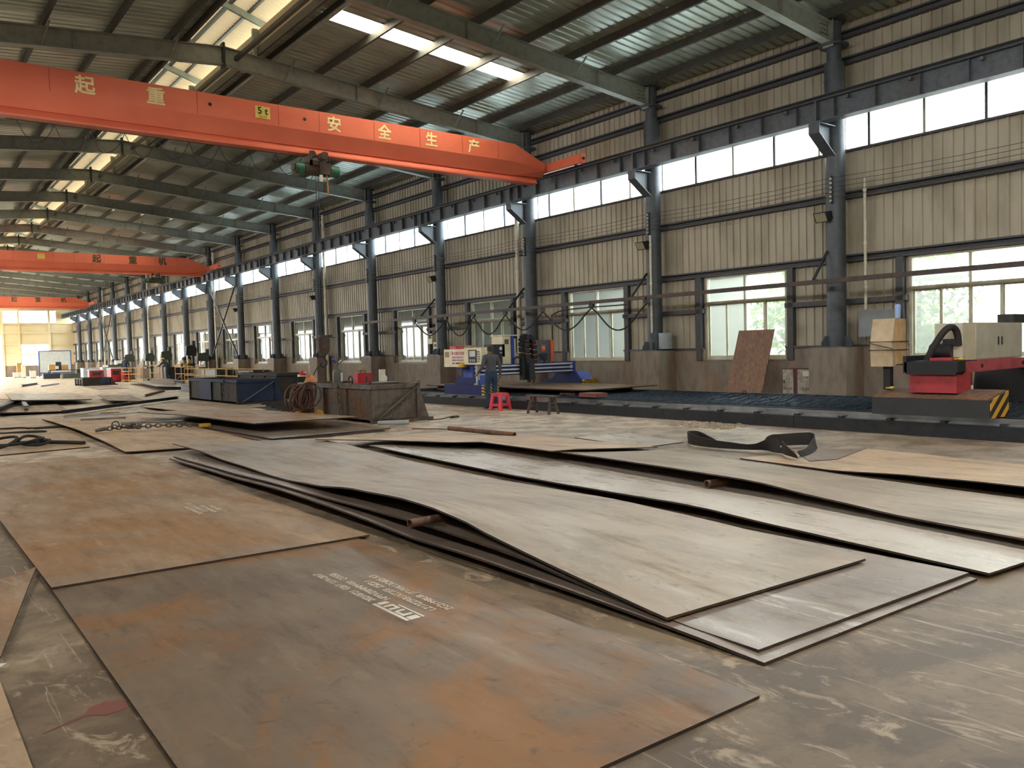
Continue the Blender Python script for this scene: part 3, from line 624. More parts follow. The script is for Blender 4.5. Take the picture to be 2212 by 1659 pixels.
o = chain_links([Vector(p)-c0 for p in ((3.9, 18.9, .17), (4.15, 18.68, .18), (4.4, 18.8, .17), (4.25, 18.5, .17), (4.0, 18.62, .17))], .05, .013).build('chain_heap', CHAIN, ct); o['kind'] = 'stuff'
MB().tube([(0, -.05, .15), (.12, -.1, .17), (.22, -.02, .17), (.2, .1, .17), (.1, .12, .17)], [.03, .035, .035, .03, .015], 8).build('hook', CHAIN, ct, smooth=True)
MB().tube([(.42+.07*math.cos(2*PI*i/12), .15+.0*i, .23+.07*math.sin(2*PI*i/12)) for i in range(12)], .016, 6, True).build('ring', CHAIN, ct, smooth=True)
MB().box(-.1, .12, -.07, .07, .1, .17).build('end_fitting', YEL, ct, (2.15, -.12, -.03))
def wavy(a, b, n, amp, z, seed):
    rnd = random.Random(seed); a, b = Vector(a), Vector(b); d = b-a; s = Vector((-d.y, d.x)).normalized()
    return [(*(a+d*(i/n)+s*(amp*math.sin(i*1.9+seed)+rnd.uniform(-amp, amp)*.4)), z+rnd.uniform(0, .015)) for i in range(n+1)]
def smooth_pts(pts, it=2):
    P = [Vector(p) for p in pts]
    for _ in range(it):
        Q = [P[0]]
        for a, b in zip(P, P[1:]): Q += [a*.75+b*.25, a*.25+b*.75]
        Q.append(P[-1]); P = Q
    return P
def cable(label, pts, r, m=RUBBER, name='rubber_cable', cat='cable'):
    c = Vector(pts[0]); c.z = 0
    return tag(MB().tube([p-c for p in smooth_pts(pts)], r, 7).build(name, m, None, c, smooth=True), label, cat)
cable('tangled rubber hose heap at the left edge', [(1.2, 16.9, .06), (1.75, 17.2, .06), (2.1, 18.0, .2), (1.7, 18.6, .12), (1.55, 17.8, .06), (2.0, 17.2, .1), (2.35, 17.5, .16), (2.5, 18.1, .1), (2.2, 18.4, .18), (1.95, 17.7, .08), (2.25, 17.0, .06), (2.5, 17.2, .14), (2.35, 17.7, .1)], .028)
cable('straight end of rubber hose pointing right from the heap', [(1.9, 17.8, .08), (2.3, 17.75, .07), (2.7, 17.4, .06), (2.98, 17.0, .05)], .035)
cable('thin looped wire rope behind the hose heap', [(1.6, 21.4, .03), (2.2, 21.2, .03), (2.8, 20.7, .03), (2.95, 20.9, .03), (2.6, 21.2, .03), (2.2, 21.2, .03)], .022)
cable('knotted wire rope lying farthest back at the left edge', [(1.6, 23.0, .03), (2.3, 22.6, .03), (2.6, 22.2, .06), (2.75, 22.1, .03), (3.4, 22.2, .03), (3.5, 21.8, .03), (2.8, 21.9, .03)], .022)
# black webbing sling, standing on edge in loose loops
def ribbon(pts, wid, th=.012, lean=0):
    P = smooth_pts(pts, 2); m = MB(); v = []; n = len(P)
    for i, p in enumerate(P):
        t = P[min(i+1, n-1)]-P[max(i-1, 0)]; t.z = 0; t.normalize(); s = Vector((-t.y, t.x, 0)); h = lerp_tab(wid, i/(n-1)); k = lerp_tab(lean, i/(n-1)) if lean else 0
        up = (Vector((0, 0, 1))*math.cos(k)+s*math.sin(k))*h
        v += [p-s*th/2, p+s*th/2, p+s*th/2+up, p-s*th/2+up]
    f = [(i*4+j, i*4+(j+1) % 4, i*4+4+(j+1) % 4, i*4+4+j) for i in range(n-1) for j in range(4)]+[(3, 2, 1, 0), (n*4-4, n*4-3, n*4-2, n*4-1)]
    return m.add(v, f)
SLING = mat('black_webbing', '#2b2624', '#1b1918', .8)
c = Vector((10.0, 7.4, 0)); D3 = lambda l: [Vector(p)-c for p in l]
st = thing('webbing_sling', 'black webbing lifting sling lying in twisted loops on the floor', 'sling', c)
ribbon(D3([(10.15, 8.1, .03), (10.35, 8.45, .02), (10.45, 8.75, .02), (10.2, 8.75, .02), (9.95, 8.4, .02), (9.9, 7.95, .02), (10.0, 7.45, .02), (10.05, 7.15, .04), (9.98, 6.95, .02), (9.95, 6.82, .03), (9.72, 6.62, .05), (9.55, 6.3, .04)]),
       [(0, .07), (.2, .17), (.35, .18), (.45, .12), (.55, .09), (.7, .2), (.78, .06), (.86, .19), (1, .06)], .014, [(0, .2), (.5, -.2), (.6, -.6), (.72, .3), (1, -.5)]).build('near_strand', SLING, st, smooth=True)
ribbon(D3([(10.1, 7.2, .06), (10.4, 7.35, .05), (10.7, 7.3, .03), (10.95, 7.15, .03), (11.05, 7.0, .03), (10.8, 6.8, .03), (10.4, 6.6, .03), (10.0, 6.45, .03), (9.8, 6.42, .03)]),
       [(0, .06), (.2, .17), (.45, .19), (.6, .13), (.8, .09), (1, .09)], .014, [(0, .2), (.5, 0), (.7, -.9), (1, -.6)]).build('far_strand', SLING, st, smooth=True)
# broken concrete by the table
rnd = random.Random(5); rub = MB()
for i in range(240):
    x, yv, s = 12.25+rnd.random()*.95, 9.6+rnd.random()*1.7, rnd.uniform(.012, .045)
    n = 5; rub.prism([(x+s*rnd.uniform(.6, 1)*math.cos(2*PI*j/n), yv+s*rnd.uniform(.6, 1.2)*math.sin(2*PI*j/n)) for j in range(n)], 'z', 0, s*rnd.uniform(.3, .9))
tag(rub.build('rubble', mat('broken_concrete', '#b9aa93', '#84786a', .9)), 'patch of crumbled concrete chips on the floor by the cutting table', 'rubble', kind='stuff')

tag(MB().prism([(0, 0), (.05, -.03), (.09, .02), (.03, .06)], 'z', .041, .043).build('paper_scrap', WHITE, None, (.36, 4.86, 0)), 'scrap of white paper at the left edge of the floor', 'paper')
pm_ = MB().prism([(-.22, -.05), (-.02, -.03), (.03, -.09), (.12, -.1), (.16, -.02), (.1, .06), (.02, .05), (-.02, .0)], 'z', .0005, .002).build('paint_mark', mat('floor_red_paint', '#75463b', '#6d4238', .8), fl, (.68, 4.05, 0), (0, 0, .25)); pm_['label'] = 'faded red paint mark'
cable('loop of wire rope on the floor at the right foot of the brown skip', [(9.9, 16.1, .02), (10.3, 16.05, .02), (10.6, 16.25, .04), (10.75, 16.05, .06), (10.6, 15.9, .04), (10.45, 16.1, .03), (10.9, 16.4, .03)], .012)
# ------------------------------------------------------------------ overhead cranes
def crane(y, label, chars, cm, sign_x, holes, hoist, parts_label):
    """single-girder crane across the hall; y is the plane of the side facing the camera"""
    t = thing('overhead_crane', label, 'crane', (0, y, 0), 0, 'overhead travelling cranes')
    x0, x1, xe = XL+1.9, 15.85, 17.05
    dz = 0
    prof_a = MB()
    # box girder with sloped lower cheeks
    def sect(x, zt, zc, zs, zb, w=1.0):
        W = .26*w
        return [(x, -W, zc), (x, -W, zt), (x, W, zt), (x, W, zc), (x, .09, zs), (x, -.09, zs)]
    W2 = .26
    for a, b in ((x0, x1),):
        v = sect(a, 7.9, 7.36, 6.98, 6.78)+sect(b, 7.9, 7.36, 6.98, 6.78); n = 6
        MB().add([(p[0], p[1]+W2, p[2]) for p in v], [(i, (i+1) % n, n+(i+1) % n, n+i) for i in range(n)]+[tuple(range(n)), tuple(range(2*n-1, n-1, -1))]).build('girder', RED, t)
    for s in (1, -1):
        xa, xb = (x1, xe) if s > 0 else (2*RX-x1, 2*RX-xe)
        v = sect(xa, 7.9, 7.36, 6.98, 6.78)+sect(xb, 7.42, 7.2, 7.02, 6.86); n = 6
        MB().add([(p[0], p[1]+W2, p[2]) for p in v], [(i, (i+1) % n, n+(i+1) % n, n+i) for i in range(n)]+[tuple(range(n)), tuple(range(2*n-1, n-1, -1))]).build('girder_end', RED, t)
    # bottom trolley track
    MB().prism([(W2-.14, 6.86), (W2-.16, 6.83), (W2-.16, 6.79), (W2+.16, 6.79), (W2+.16, 6.83), (W2+.14, 6.86), (W2+.03, 6.99), (W2-.03, 6.99)], 'x', 2*RX-16.8, 16.8).build('trolley_track', RED, t)
    for s in (1, -1):
        xc = 17.3 if s > 0 else 2*RX-17.3
        e = MB().box(xc-.12, xc+.12, W2-1.75, W2+1.75, 7.19, 7.46).build('end_carriage', RED, t)
        for yy in (-1.45, 1.45): MB().cyl((xc-.05, W2+yy, 7.27), (xc+.05, W2+yy, 7.27), .1, 14).build('wheel', DARK, e, smooth=True)
        for yy in (-1.77, 1.75): MB().box(xc-.1, xc+.1, W2+yy, W2+yy+.02, 7.16, 7.49).build('buffer_plate', RED, e)
        MB().cyl((xc, W2-1.8, 7.33), (xc, W2-1.77, 7.33), .045, 10).build('buffer', BLACK, e)
    for xh in holes: MB().cyl((xh, -.004, 7.64), (xh, .02, 7.64), .045, 12).build('bolt_hole', BLACK, t)
    for xs in (3.2, 6.3, 8.3, 9.4, 11.0, 12.45, 13.9, 15.2): MB().box(xs-.006, xs+.006, -.004, .004, 7.38, 7.88).build('weld_seam', MATS['crane_seam'], t)
    for ch, xc, sz in chars: text('lettering', ch, sz, cm, t, (xc, -.006, 7.6), (PI/2, 0, 0), .003, bold=sz*.022)
    p = MB().box(sign_x-.19, sign_x+.19, -.012, -.001, 7.49, 7.79).build('load_sign', MATS['sign_yellow'], t); p['label'] = 'yellow plate reading 5 t'
    if hoist:
        text('lettering', '5 t', .24, BLACK, p, (sign_x, -.015, 7.67), (PI/2, 0, 0), .002, bold=.004); text('lettering', 'CD1 5-9', .055, BLACK, p, (sign_x, -.015, 7.53), (PI/2, 0, 0), .002)
    return t
mat('crane_seam', '#a33a24', '#8a3322', .6); mat('sign_yellow', '#e0c766', '#c7ad4e', .5); CW = mat('crane_lettering', '#efe0a8', '#d8c68c', .6); CK = mat('old_dark_lettering', '#4a4a30', '#38391f', .7)
crane(20.2, 'orange-red overhead crane nearest the camera with cream Chinese lettering', [('起', 3.89, .42), ('重', 5.37, .42), ('安', 9.82, .42), ('全', 11.32, .42), ('生', 12.83, .42), ('产', 14.31, .42)], CW, 7.89, (6.6, 9.0), True, '')
crane(54.0, 'middle orange-red overhead crane with dark lettering', [('起', 10.6, .5), ('重', 12.6, .5), ('机', 14.3, .5)], CK, 7.7, (), False, '')
crane(91.5, 'farthest orange-red overhead crane before the far gable', [('起', 10.6, .5), ('重', 12.6, .5), ('机', 14.8, .5)], CK, 6.0, (), False, '')
HG = rusty('hoist_green', '#2f6f55', '#4a3a2a', '#26352d', .5, .1, 3, .52); HB = rusty('hoist_brown', '#4a3c30', '#5d4331', '#2a231e', .6, .2, 4)
def hoist(loc, label, rope_to):
    t = thing('electric_hoist', label, 'hoist', loc); z = 0
    MB().cyl((-.36, 0, -.28), (.34, 0, -.28), .165, 18).build('drum', HB, t, smooth=True)
    for xa, xb in ((-.62, -.38), (.36, .6)): MB().cyl((xa, -.0, -.28), (xb, 0, -.28), .15, 16).build('motor_cap', HG, t, smooth=True)
    MB().cyl((-.66, 0, -.28), (-.62, 0, -.28), .11, 14).build('fan_cover', HB, t, smooth=True)
    f = MB().box(-.25, -.19, -.2, .2, -.2, .16).box(.19, .25, -.2, .2, -.2, .16).box(-.25, .25, -.2, -.16, -.2, -.08).build('trolley_frame', HB, t)
    for xx in (-.16, .16):
        for yy in (-.15, .15): MB().cyl((xx, yy-.03, .1), (xx, yy+.03, .1), .075, 14).build('wheel', HB, t, smooth=True)
    MB().cyl((.05, -.42, .02), (.05, -.2, .02), .1, 14).build('travel_motor', HB, t, smooth=True)
    MB().box(.0, .3, -.22, -.16, -.42, -.12).build('control_box', HB, t); MB().box(-.02, .06, -.24, -.21, -.62, -.45).build('limit_tag', WHITE, t)
    MB().tube(smooth_pts([(.24, -.1, -.42), (.26, -.1, -.7), (.27, -.1, -.95)]), .02, 6).build('pull_cord', mat('orange_cord', '#b8742f', '#8a5a2c', .6), t)
    if rope_to is not None:
        for d in (-.035, .035): MB().cyl((d, 0, -.4), (d*.8, 0, rope_to+.55), .008, 6).build('wire_rope', DARK, t)
        b = MB().prism([(-.17, .18), (-.1, .3), (.1, .3), (.17, .18), (.15, -.12), (.06, -.24), (-.06, -.24), (-.15, -.12)], 'y', -.09, .09).build('hook_block', HB, t, (0, 0, rope_to+.32))
        for s in (-.1, .09): MB().cyl((0, s, .08), (0, s+.01, .08), .13, 18).build('sheave_guard', HB, b, smooth=True)
        MB().tube(smooth_pts([(0, 0, -.22), (0, 0, -.3), (.09, 0, -.38), (.09, 0, -.48), (0, 0, -.55), (-.09, 0, -.5), (-.1, 0, -.43)]), [.03]*20+[.022]*6 if False else .028, 8).build('hook', DARK, b, smooth=True)
    return t
hoist((9.4, 20.46, 6.72), 'brown and green electric hoist with its hook hanging from the near crane', -5.25)
hoist((13.9, 54.26, 6.72), 'small dark hoist under the middle crane', None)
# festoon wire loops hanging under the near girder
cf = thing('crane_festoon', 'thin wire loops hanging from a guide wire under the near crane girder', 'cable', (2.4, 20.62, 6.79))
MB().cyl((0, 0, 0), (7.0, 0, 0), .012, 6).build('guide_wire', DARK, cf)
for i in range(9):
    xa = .2+i*.72
    MB().tube(smooth_pts([(xa, 0, 0), (xa+.16, 0, -.36-.08*(i % 3)), (xa+.4, 0, -.48-.07*(i % 2)), (xa+.6, 0, -.28), (xa+.72, 0, 0)]), .008, 6).build('cable_loop', RUBBER, cf)

# ------------------------------------------------------------------ services along the long wall
for i, z in enumerate((5.36, 5.25, 5.14, 5.03, 4.92)):
    m = MB()
    for k in range(-1, KB):
        a, b = Vector((17.72, yk(k)-.06, z)), Vector((17.72, yk(k+1)-.06, z)); m.tube([a.lerp(b, s)-Vector((17.72, 0, 0))-Vector((0, 0, .06*4*s*(1-s))) for s in (0, .25, .5, .75, 1)], .006, 5)
    tag(m.build('bare_wire', DARK, None, (17.72, 0, 0)), '%s of five bare wires strung along the long wall, counted from the top' % ('topmost', 'second', 'third', 'fourth', 'lowest')[i], 'wire', 'wires along the long wall')
def conduit(label, x, y, z0, z1, r=.035):
    t = thing('conduit_pipe', label, 'pipe', (x, y, 0)); MB().cyl((0, 0, z0), (0, 0, z1), r, 10).build('tube', PVC, t, smooth=True)
    for z in (z0+.5, (z0+z1)/2, z1-.3): MB().lathe([(r, 0), (r*1.25, 0), (r*1.25, .05), (r, .05)], (0, 0, z), 10).build('clamp', WHITE, t)
    return t
conduit('white conduit on the second column running down to the open switch box', 17.76, 16.44, 1.95, 4.75)
conduit('white conduit on the cladding right of the nearest column', 18.23, 10.2, 2.28, 5.32)
for k, lb in ((2, 'third'), (5, 'sixth'), (8, 'ninth'), (11, 'twelfth'), (14, 'fifteenth')):
    t = thing('downpipe', 'tall cream downpipe beside the %s column' % lb, 'pipe', (18.12, yk(k)+(.82 if k == 2 else -.57), 0), 0, 'cream downpipes')
    MB().cyl((0, 0, 0), (0, 0, 8.6), .075, 12).build('tube', PVC, t, smooth=True)
    for z in (1.8, 4.3, 6.4): MB().lathe([(.075, 0), (.09, 0), (.09, .06), (.075, .06)], (0, 0, z), 12).build('clamp', WHITE, t)
LED = mat('lamp_face', '#8f8d80', '#a09a70', .2)
def floodlight(k):
    t = thing('floodlight', 'black square floodlight on the %s column, unlit' % ('nearest' if k == 0 else ordn(k)), 'lamp', (17.72, yk(k)+.12, 4.45), 0, 'floodlights on the columns')
    b = MB().prism([(-.2, .12), (.02, .16), (.1, -.02), (-.08, -.1)], 'y', -.17, .17).build('housing', BLACK, t)
    MB().prism([(-.198, .1), (-.205, .1), (-.098, -.085), (-.09, -.085)], 'y', -.14, .14).build('lamp_glass', LED, t)
    MB().box(.0, .12, -.19, -.17, -.02, .02).box(.0, .12, .17, .19, -.02, .02).box(.1, .13, -.19, .19, -.03, .03).build('bracket', DARK, t)
for k in (0, 1, 3, 5, 7): floodlight(k)
# open switch box on the second pier
t = thing('switch_box', 'open light grey switch box on the second concrete pier', 'switch box', (18.0, 16.3, 1.48))
GB = mat('box_grey', '#a9b4ba', '#8f999e', .45)
MB().box(-.1, .1, -.3, .32, 0, .02).box(-.1, .1, -.3, .32, .44, .46).box(-.1, .1, .3, .32, .02, .44).box(-.1, .1, -.3, -.28, .02, .44).box(.08, .1, -.28, .3, .02, .44).build('case', GB, t)
MB().box(-.3, -.1, -.3, -.28, .0, .46).build('door', GB, t); MB().box(-.12, -.11, -.28, .0, .0, .46).build('fixed_cover', GB, t)
for z in (.3, .08): MB().box(-.02, .06, .05, .2, z, z+.1).build('breaker', CREAM, t)
# grey panel box on the wall and hydrant cabinet
t = thing('junction_cabinet', 'flat grey junction cabinet on the wall behind the tall cream cabinet', 'cabinet', (18.17, 9.85, 1.66))
MB().box(-.12, .1, -.43, .43, 0, .6).build('case', mat('cabinet_grey', '#8c9092', '#7a7e80', .5), t); MB().box(-.13, -.12, -.41, .41, .02, .58).build('door', MATS['cabinet_grey'], t); MB().box(-.06, .06, -.15, -.08, -.22, 0).build('bracket', DARK, t)
HC = rusty('hydrant_cabinet_paint', '#a9a595', '#8f8877', '#7d7567', .5, 0, 2, .5); MAR = mat('maroon_paint', '#5d2335', '#47202c', .5)
t = thing('hydrant_cabinet', 'battered fire hydrant cabinet with two metal doors and faded red marks', 'cabinet', (18.1, 11.8, .28))
MB().box(-.1, .2, -.5, .5, 0, .64).build('case', MAR, t)
for a, b in ((.17, .47), (-.42, .05)):
    d = MB().box(-.125, -.1, a, b, .02, .62).build('door', HC, t); MB().box(-.14, -.125, a+.03 if a < 0 else b-.06, a+.06 if a < 0 else b-.03, .28, .36).build('handle', DARK, d)
    text('lettering', '消火栓', .085, MAR, d, (-.127, (a+b)/2, .14), (PI/2, 0, -PI/2), .002); text('lettering', '119', .07, MAR, d, (-.127, (a+b)/2, .38 if a > 0 else .42), (PI/2, 0, -PI/2), .002)
MB().box(-.13, -.126, -.3, -.1, .46, .58).build('paper_notice', WHITE, t)
# plywood leaning on the sill
PLY = rusty('plywood', '#86695a', '#94755f', '#665044', .7, 0, 1.5, .5, (4, 4, .4))
t = MB().prism([(0, 0), (.03, 0), (.78, 1.9), (.75, 1.9)], 'y', -.52, .52).build('plywood_board', PLY, None, (17.42, 13.12, .02), (0, 0, .07)); tag(t, 'brown plywood sheet leaning against the window', 'board')
# small meter boxes, notices
for lb, y, z in (('cream meter box on the fourth pier', yk(3)+.62, 1.55), ('cream meter box left of the fourth column, higher', yk(3)+1.05, 1.9)):
    t = thing('meter_box', lb, 'box', (18.2, y, z)); MB().box(-.1, .1, -.17, .17, 0, .42).build('case', CREAM, t); MB().box(-.11, -.1, -.1, .1, .22, .34).build('window', DARK, t)
t = thing('hydrant_cabinet', 'small dark red cabinet on the pier behind the hanging hook', 'cabinet', (17.75, yk(5)+.68, .55)); MB().box(0, .3, -.17, .17, 0, .5).build('case', MAR, t); MB().box(-.02, 0, .17, .2, -.02, .52).build('door', WHITE, t)
# cross bracing between two columns
for i, (k, n) in enumerate(((7, 'rising'), (13, 'far'))):
    t = thing('cross_bracing', 'dark X-shaped rod bracing between columns, %s' % ('near the middle of the wall' if i == 0 else 'close to the far gable'), 'bracing', (17.85, yk(k), 0), 0, 'wall bracing', 'structure')
    MB().bar((0, .25, 1.6), (0, BAY-.25, 6.3), .09, .05).build('diagonal', STEEL, t); MB().bar((.06, .25, 6.3), (.06, BAY-.25, 1.6), .09, .05).build('diagonal', STEEL, t)

# festoon rail with cable loops for the cutting machine
t = thing('festoon_rail', 'long dark cable-trolley rail running along the wall above the cutting table', 'rail', (17.05, 4.0, 2.93))
MB().box(-.05, .05, 0, 28.9, -.05, .05).build('rail_beam', rusty('rail_brown', '#4a3d3a', '#553f38', '#332c2b', .6), t); MB().box(-.06, .06, 28.9, 28.93, -.07, .07).build('end_stop', WHITE, t)
for k in range(0, 4):
    y = yk(k)-4.0; MB().bar((.0, y, .05), (.75, y+.1, .75), .05, .05).bar((0, y, .05), (.75, y+.1, .05), .05, .05).build('bracket', DARK, t)
ys = [28.5, 26.2, 24.4, 22.5, 20.5, 18.2, 15.95]
t2 = thing('festoon_cable', 'black cable hanging in loops from trolleys under the rail', 'cable', (17.05, 4.0, 2.93))
for y in ys: MB().box(-.04, .04, y-4.09, y-3.91, -.16, -.05).build('trolley', DARK, t2); MB().cyl((-.05, y-4, -.02), (.05, y-4, -.02), .03, 8).build('trolley_wheel', DARK, t2)
for y, y2 in zip(ys, ys[1:]):
    a, b = y-4, y2-4; d = .62+.08*((int(y*10)) % 3)
    MB().tube(smooth_pts([(0, a, -.16), (0, a+(b-a)*.12, -.35), (0, a+(b-a)*.32, -d), (0, (a+b)/2, -d-.12), (0, a+(b-a)*.68, -d), (0, a+(b-a)*.88, -.35), (0, b, -.16)]), .022, 6).build('cable_loop', RUBBER, t2, smooth=True)
# ------------------------------------------------------------------ cutting table
t = thing('cutting_table', 'long black plasma cutting table with slatted bed along the wall', 'cutting table', (13.3, 4.0, 0))
TL = 19.5
TB = rusty('table_black', '#272b30', '#33302e', '#1b1e22', .45, .3, 2)
for x0, n in ((0, 'near'), (3.75, 'far')):
    for i in range(4):
        y0, y1 = i*TL/4, (i+1)*TL/4-.01
        MB().box(x0+.02, x0+.3, y0, y1, 0, .03).box(x0+.12, x0+.16, y0, y1, .03, .2).box(x0+.02, x0+.3, y0, y1, .2, .225).build('rail_beam', TB, t)
        MB().box(x0+.02, x0+.04, y0, y1, .03, .2).build('cover_plate', TB, t)
    MB().box(x0+.1, x0+.2, 0, TL, .225, .245).box(x0+.135, x0+.165, 0, TL, .245, .3).box(x0+.12, x0+.18, 0, TL, .3, .335).build('running_rail', mat('rail_steel', '#aab0b8', '#7a8088', .22, .85), t)
    for i in range(22): MB().box(x0+.04, x0+.26, .4+i*.88, .48+i*.88, .225, .262).build('rail_clamp', DARK, t)
MB().box(.42, .5, 0, TL, .0, .33).build('bed_side', TB, t); MB().box(3.5, 3.58, 0, TL, 0, .37).build('bed_side', TB, t); MB().box(.5, 3.5, 0, .08, 0, .37).build('bed_end', TB, t); MB().box(.5, 3.5, TL-.08, TL, 0, .37).build('bed_end', TB, t)
MB().box(.5, 3.5, .08, TL-.08, .05, .22).build('slag_tray', TB, t)
rnd = random.Random(3); sl = MB()
for i in range(210):
    yy = .15+i*.091; n = 12; top = [.35+rnd.uniform(-.02, .03) for _ in range(n+1)]
    for j in range(n): 
        xa, xb = .5+3*j/n, .5+3*(j+1)/n; sl.add([(xa, yy, .22), (xb, yy+rnd.uniform(-.01, .01), .22), (xb, yy, top[j+1]), (xa, yy, top[j]), (xa, yy+.012, .22), (xb, yy+.012, .22), (xb, yy+.012, top[j+1]), (xa, yy+.012, top[j])], [(0, 1, 2, 3), (7, 6, 5, 4), (3, 2, 6, 7)])
o = sl.build('slats', rusty('slag_slats', '#4a5666', '#66727f', '#2b323a', .35, .4, 6), t); o['kind'] = 'stuff'
for x, yv in ((1.1, 11.7), (3.3, 8.4)): MB().tube([(x+.07*math.cos(2*PI*i/10), yv, .37+.07*math.sin(2*PI*i/10)) for i in range(10)], .012, 6, True).build('lifting_ring', DARK, t)
pl = plate('dark plate lying on the cutting table bed beneath the blue gantry', PM[0], (14.0, 15.3), (14.0, 22.8), (16.7, 22.8), (16.7, 15.3), .52, .52, .03, 4, 3)
for i, x in enumerate((14.3, 16.3)):
    for j, yv in enumerate((16.2, 19.2, 22.2)): tag(MB().box(-.06, .06, -.3, .3, .335, .488).build('support_block', RUST, None, (x, yv, 0)), '%s support block under the plate on the cutting table, %s row' % (('first', 'middle', 'last')[j], ('near', 'far')[i]), 'block', 'blocks under the table plate')
tag(MB().box(-.2, .2, -.3, .3, .36, .46).build('red_case', mat('dull_red', '#7d4a40', '#653b34', .6), None, (13.95, 14.9, 0)), 'dull red flat case on the edge of the cutting table', 'case')

# ------------------------------------------------------------------ blue gantry cutter
BL = mat('machine_blue', '#1a2868', '#141f50', .7); BLL = mat('machine_blue_bright', '#2a48a8', '#233d90', .6)
HAZ = stripes('hazard_tape', '#191713', '#d9b23a', 5.2, (0, .75, 0)); HAZ2 = stripes('hazard_tape_wide', '#2b2a26', '#d9a83c', 1.7, (0, -.95, 0))
t = thing('plasma_cutter', 'blue gantry plasma cutter with white control cabinets straddling the table', 'machine', (13.3, 19.1, 0))
for x0, nm in ((-.12, 'near'), (3.63, 'far')):
    MB().box(x0, x0+.5, -.55, 1.35, .335, .62).build('end_carriage', BL, t); MB().box(x0-.01, x0+.51, -.66, -.55, .335, .62).build('hazard_bumper', HAZ, t)
    MB().prism([(-.42, .62), (.95, .62), (.72, .86), (-.22, .86)], 'x', x0+.06, x0+.44).build('pedestal', BL, t)
    MB().prism([(-.5, .62), (-.42, .62), (-.2, .86), (-.26, .86)], 'x', x0+.02, x0+.48).build('pedestal_cover', BLL, t)
MB().box(-.05, 3.78, .0, .55, .84, 1.16).build('cross_beam', BL, t)
for z in (.87, .98, 1.09): MB().box(0, 3.72, -.035, 0, z, z+.045).build('guide_rail', mat('rail_bright', '#dfe2e6', '#c3c7cd', .3, .2), t)
for x in (-.07, 3.74): MB().box(x, x+.06, -.06, .4, .82, 1.18).build('beam_end_plate', BLL, t)
for x in (.02, 3.6): MB().box(x, x+.1, -.045, -.035, .96, 1.06).build('label_plate', WHITE, t)
# cabinets at the near end
c = MB().box(-.08, .42, .25, 1.38, 1.12, 1.63).build('electrical_cabinet', CREAM, t); MB().box(-.085, -.08, 1.1, 1.32, 1.4, 1.56).build('vent_grille', mat('vent_tan', '#a08a66', '#8d7858', .6), c)
wp = MB().box(-.09, -.08, .27, 1.02, 1.16, 1.6).build('sign_panel', WHITE, c); wp['label'] = 'white sign panel with red Chinese lettering'
PR = mat('sign_red', '#c2474a', '#b03f42', .6)
text('lettering', '华火数控切割机', .1, PR, wp, (-.092, .6, 1.5), (PI/2, 0, -PI/2), .002); text('lettering', '销售电话: 020-81573214', .056, PR, wp, (-.092, .64, 1.39), (PI/2, 0, -PI/2), .002)
text('lettering', '维修电话: 020-81573286', .056, PR, wp, (-.092, .64, 1.31), (PI/2, 0, -PI/2), .002); text('lettering', '地址: 广州番禺石基工业区', .05, BLACK, wp, (-.092, .64, 1.22), (PI/2, 0, -PI/2), .002)
MB().tube([(-.091, .96+.05*math.cos(2*PI*i/14), 1.52+.05*math.sin(2*PI*i/14)) for i in range(14)], .006, 4, True).build('sign_emblem', PR, wp)
MB().box(.05, .3, .95, 1.25, 1.63, 1.72).build('red_toolbox', mat('toolbox_red', '#c23b3a', '#a33333', .4), t)
p = MB().box(-.22, .06, -.72, .12, 1.19, 1.66).build('control_panel', CREAM, t)
MB().box(-.23, -.22, -.5, -.1, 1.24, 1.6).build('panel_face', BLACK, p); MB().box(-.235, -.23, -.44, -.16, 1.41, 1.57).build('screen', mat('screen_grey', '#cfd4cc', '#bcc2ba', .3), p)
for i in range(2):
    for j in range(5): MB().cyl((-.24, -.56-.06*i, 1.28+.065*j), (-.22, -.56-.06*i, 1.28+.065*j), .014, 8).build('button', DARK, p)
for i in range(3): MB().box(-.235, -.23, -.42+.1*i, -.36+.1*i, 1.27, 1.34).build('keypad', GB, p)
MB().box(-.12, -.04, -.36, -.28, .62, 1.19).build('panel_post', mat('post_pale', '#b9c2bd', '#a4aca8', .45), t)
MB().box(-.16, .0, -.4, -.24, .62, .66).build('post_foot', MATS['post_pale'], t)
MB().box(-.14, .06, -.1, .2, 1.66, 1.73).build('case_on_panel', mat('case_tan', '#9a7d66', '#866b57', .6), t)
# units on the beam
k = MB().box(.7, 1.2, .1, .45, 1.38, 1.74).build('gas_console', BLACK, t); MB().cyl((1.05, .09, 1.62), (1.05, .1, 1.62), .05, 14).build('pressure_gauge', WHITE, k); MB().box(1.02, 1.09, .09, .1, 1.48, 1.51).build('name_plate', WHITE, k)
MB().box(.75, 1.15, .15, .4, 1.16, 1.38).build('console_stand', DARK, t)
k = MB().box(1.12, 1.42, .1, .6, 1.16, 1.98).build('power_source', CREAM, t); MB().box(1.42, 1.53, .08, .62, 1.16, 1.98).build('blue_side_panel', BLL, k); MB().box(1.53, 1.62, .1, .6, 1.16, 1.9).build('white_side_panel', WHITE, k); MB().box(1.2, 1.34, .09, .1, 1.74, 1.88).build('display', RUST, k); MB().box(1.08, 1.66, .06, .64, 1.98, 2.01).build('lid', WHITE, k)
k = MB().box(2.42, 2.98, .15, .65, 1.18, 1.84).build('plasma_power_unit', mat('unit_grey', '#555f68', '#474f57', .45), t)
ORG = mat('unit_orange', '#e0673c', '#c95832', .4)
for x in (2.33, 2.98): MB().box(x, x+.1, .12, .68, 1.18, 1.84).build('orange_corner', ORG, k)
